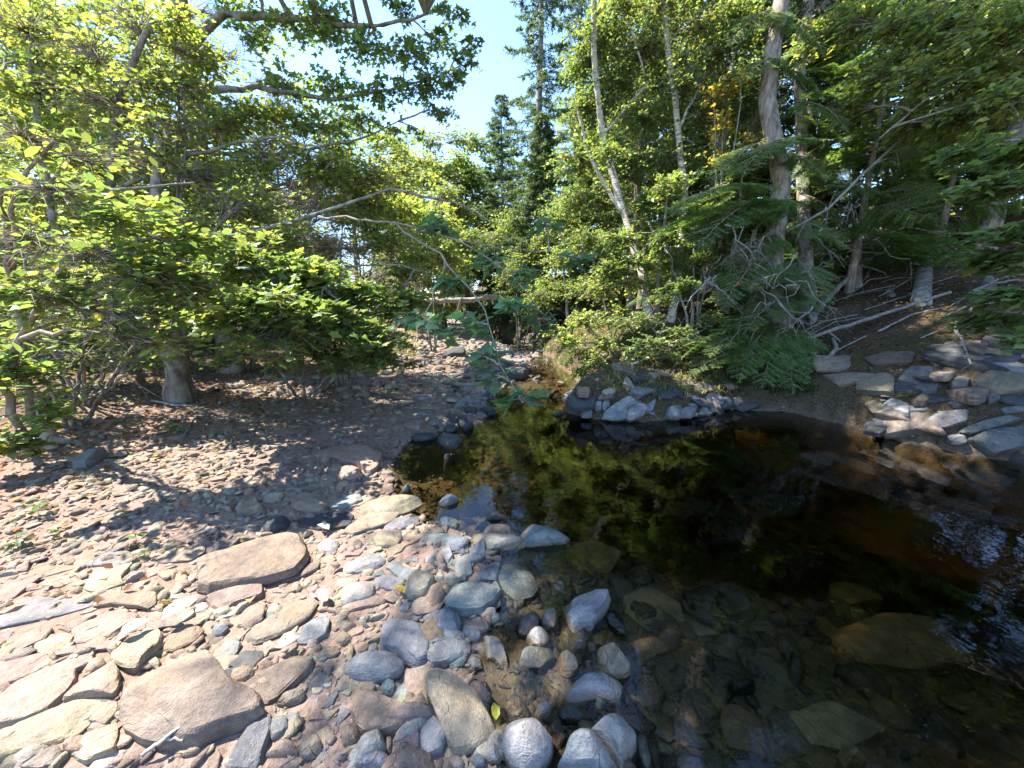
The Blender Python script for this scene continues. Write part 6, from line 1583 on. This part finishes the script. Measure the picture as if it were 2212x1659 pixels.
def litter():
    r = np.random.default_rng(62); g = Geo()
    n = 14000
    x = np.concatenate([r.uniform(-8, -1.2, n), r.uniform(1.2, 10, n)]); y = np.concatenate([r.uniform(1.5, 12, n), r.uniform(4.5, 11, n)])
    dl, dr, ins = shore(x, y)
    ok = (~ins) & np.where(dl < dr, r.random(2 * n) < np.clip((dl - 1.0) / 2.0, .0, 1), dr > .35)
    x, y = x[ok], y[ok]; z = height(x, y) + .008 + r.random(len(x)) * .02
    m = len(x); a = r.uniform(0, 6.28, m)
    d = np.stack([np.cos(a), np.sin(a), r.normal(0, .2, m)], 1); nn = r.normal(0, .35, (m, 3)); nn[:, 2] += 1
    pal = np.array([(.20, .11, .05), (.28, .18, .09), (.14, .085, .05), (.33, .25, .15), (.24, .12, .06)])
    c = pal[r.integers(0, 5, m)] * np.exp(r.normal(0, .25, (m, 1)))
    add_leaves(g, "kite", np.stack([x, y, z], 1), d, nn, r.uniform(.03, .075, m), np.clip(c, .02, .5))
    o = link("leaf_litter", g.mesh("leaf_litter"), M_LEAF); tag(o, "brown fallen leaves strewn over the forest floor", "leaves", kind="stuff")
litter()

def seedling(label, px, py, size, nleaf, key, tmpl="oval", seed=0, group=None, h=.05):
    r = np.random.default_rng(seed)
    b = hit(px, py); root = empty("seedling", b); tag(root, label, "plant", group)
    g = Geo(); tube(g, [[0, 0, -.01], [.005, 0, h * .6], [.01, .005, h]], [.002, .0016, .001], 4); link("stem", g.mesh("stem", True), M_TWIG, root)
    one = Geo(); one.add(*TEMPL[tmpl]); lm = one.mesh("leaf", True); lm.materials.append(M_LEAFOBJ)
    for k in range(nleaf):
        a = k * 2.4 + r.normal(0, .2); hh = h * r.uniform(.5, 1.0)
        d = np.array([[math.cos(a), math.sin(a), r.normal(.1, .15)]]); n_ = np.array([[r.normal(0, .2), r.normal(0, .2), 1.]])
        R = leaf_frames(d, n_)[0]; s = size * r.uniform(.7, 1.15)
        o = bpy.data.objects.new("leaf", lm); COL.objects.link(o); o.parent = root
        o.matrix_local = Matrix([[R[i][j] * s for j in range(3)] + [[.006, .003, hh][i] + R[i][1] * s * .15] for i in range(3)] + [[0, 0, 0, 1]])
        o.color = (*leaf_colours(1, key, r, .15, .1)[0], 1)
seedling("bright green seedling in the sunny gravel behind the flat tan slabs", 295, 1178, .055, 8, "lime", seed=1, h=.07)
seedling("small green seedling just in front of the larger bright one", 312, 1215, .035, 5, "lime", seed=2)
seedling("tiny yellow-green sprout beside the cream stone on the bar", 360, 1312, .028, 5, "gold", seed=3, h=.03)
seedling("tiny sprout between tan slabs left of the cream stone", 287, 1307, .022, 4, "gold", seed=4, h=.02)
seedling("leafy weed at the sunny edge of the dappled shade, far left", 85, 1120, .06, 9, "leaf", seed=5, h=.10)
seedling("leafy weed below the dappled shade near the left edge", 130, 1165, .05, 8, "leaf", seed=6, h=.08)
seedling("green weed in the corner of shade at the left edge", 40, 1190, .06, 9, "deep", seed=7, h=.09)
seedling("pale green weed on the bare soil right of the birch stump", 370, 935, .07, 9, "lime", seed=8, h=.09)
seedling("small green weed on the soil between stump and maple trunk", 270, 880, .08, 7, "leaf", seed=9, h=.14)
seedling("small fern-like plant between the slabs of the shaded bank", 1953, 868, .07, 9, "leaf", seed=10, h=.10)

M_SPOT, nt = nodes("spotted_leaf")
tc = N(nt, "ShaderNodeTexCoord"); vo = N(nt, "ShaderNodeTexVoronoi"); vo.inputs["Scale"].default_value = 7.0; L(nt, tc.outputs["Object"], vo.inputs["Vector"])
c_ = mixc(nt, ramp(nt, vo.outputs["Distance"], [(.26, 0.), (.30, 1.)]), (.03, .028, .025), (.42, .39, .33))
p_ = N(nt, "ShaderNodeBsdfPrincipled"); L(nt, c_, p_.inputs["Base Color"]); p_.inputs["Roughness"].default_value = .7
o_ = N(nt, "ShaderNodeOutputMaterial"); L(nt, p_.outputs[0], o_.inputs[0])
M_YEL = leaf_material("yellow_leaf", objcol=True)
def fallen_leaf(label, px, py, size, ang, mat, col=(.5, .4, .05), lift=.04, tm="oval"):
    g = Geo(); V, F = TEMPL[tm]; V = V.copy(); V[:, 2] *= 2.2; g.add(V, F)
    q = hit(px, py)
    o = link("fallen_leaf", g.mesh("fallen_leaf", True), mat, loc=(q[0], q[1], q[2] + lift)); o.scale = (size, size, size); o.rotation_euler = (.25, .15, ang); o.color = (*col, 1)
    tag(o, label, "leaf")
fallen_leaf("white dead leaf with black spots on the yellowish tan block", 355, 1372, .12, -.5, M_SPOT, lift=.07)
fallen_leaf("white blank leaf stuck to the left edge of the yellowish tan block", 262, 1400, .10, -.7, M_SPOT, lift=.05)
fallen_leaf("small spotted white leaf by the long grey-brown slab", 698, 1318, .09, .4, M_SPOT)
fallen_leaf("spotted white leaf right of the rectangular tan block", 712, 1158, .10, 1.2, M_SPOT)
fallen_leaf("crumpled spotted leaf beyond the long dark slab", 598, 1418, .09, -1.0, M_SPOT)
fallen_leaf("yellow leaf caught among the pebbles of the grey stones", 872, 1300, .06, .8, M_YEL, (.55, .42, .06))
fallen_leaf("yellow-green leaf at the foot of the big oblong block", 1072, 1582, .06, .2, M_YEL, (.4, .42, .05))

for i, (s_, t_) in enumerate([((1690, 690, 5.8), (1650, 815, 5.1)), ((1700, 700, 5.8), (1720, 830, 5.1)), ((1660, 700, 5.8), (1590, 800, 5.2)), ((1640, 560, 5.9), (1560, 640, 5.2)), ((1720, 560, 5.9), (1790, 650, 5.1)), ((1640, 400, 6.0), (1440, 420, 5.3)), ((1650, 430, 6.0), (1500, 500, 5.2)), ((1700, 300, 6.0), (1600, 340, 5.2)), ((1720, 220, 6.2), (1850, 250, 5.3)), ((1700, 640, 5.8), (1610, 690, 5.1))]):
    add_bough(OLD, at(*s_), at(*t_), i)

r_ = np.random.default_rng(88)
for i in range(22):
    px, py = r_.uniform(1780, 2200), r_.uniform(520, 740)
    a = hit(px, py); an = r_.uniform(-.5, .5) + (math.pi if r_.random() < .5 else 0); ln = r_.uniform(.5, 1.6)
    e = a + np.array([math.cos(an), math.sin(an) * .6, 0]) * ln; e[2] = h1(e[0], e[1]) + .05
    m_ = (a + e) / 2; m_[2] = max(m_[2], h1(m_[0], m_[1])) + r_.uniform(.03, .15)
    o = pole("fallen_stick", "thin dead stick lying on the dark hillside above the right bank", [a + [0, 0, .03], m_, e], r_.uniform(.008, .018), .005, "stick", M_DEAD, 400 + i, int(r_.integers(1, 5)))
    o["group"] = "dead sticks on the dark hillside"
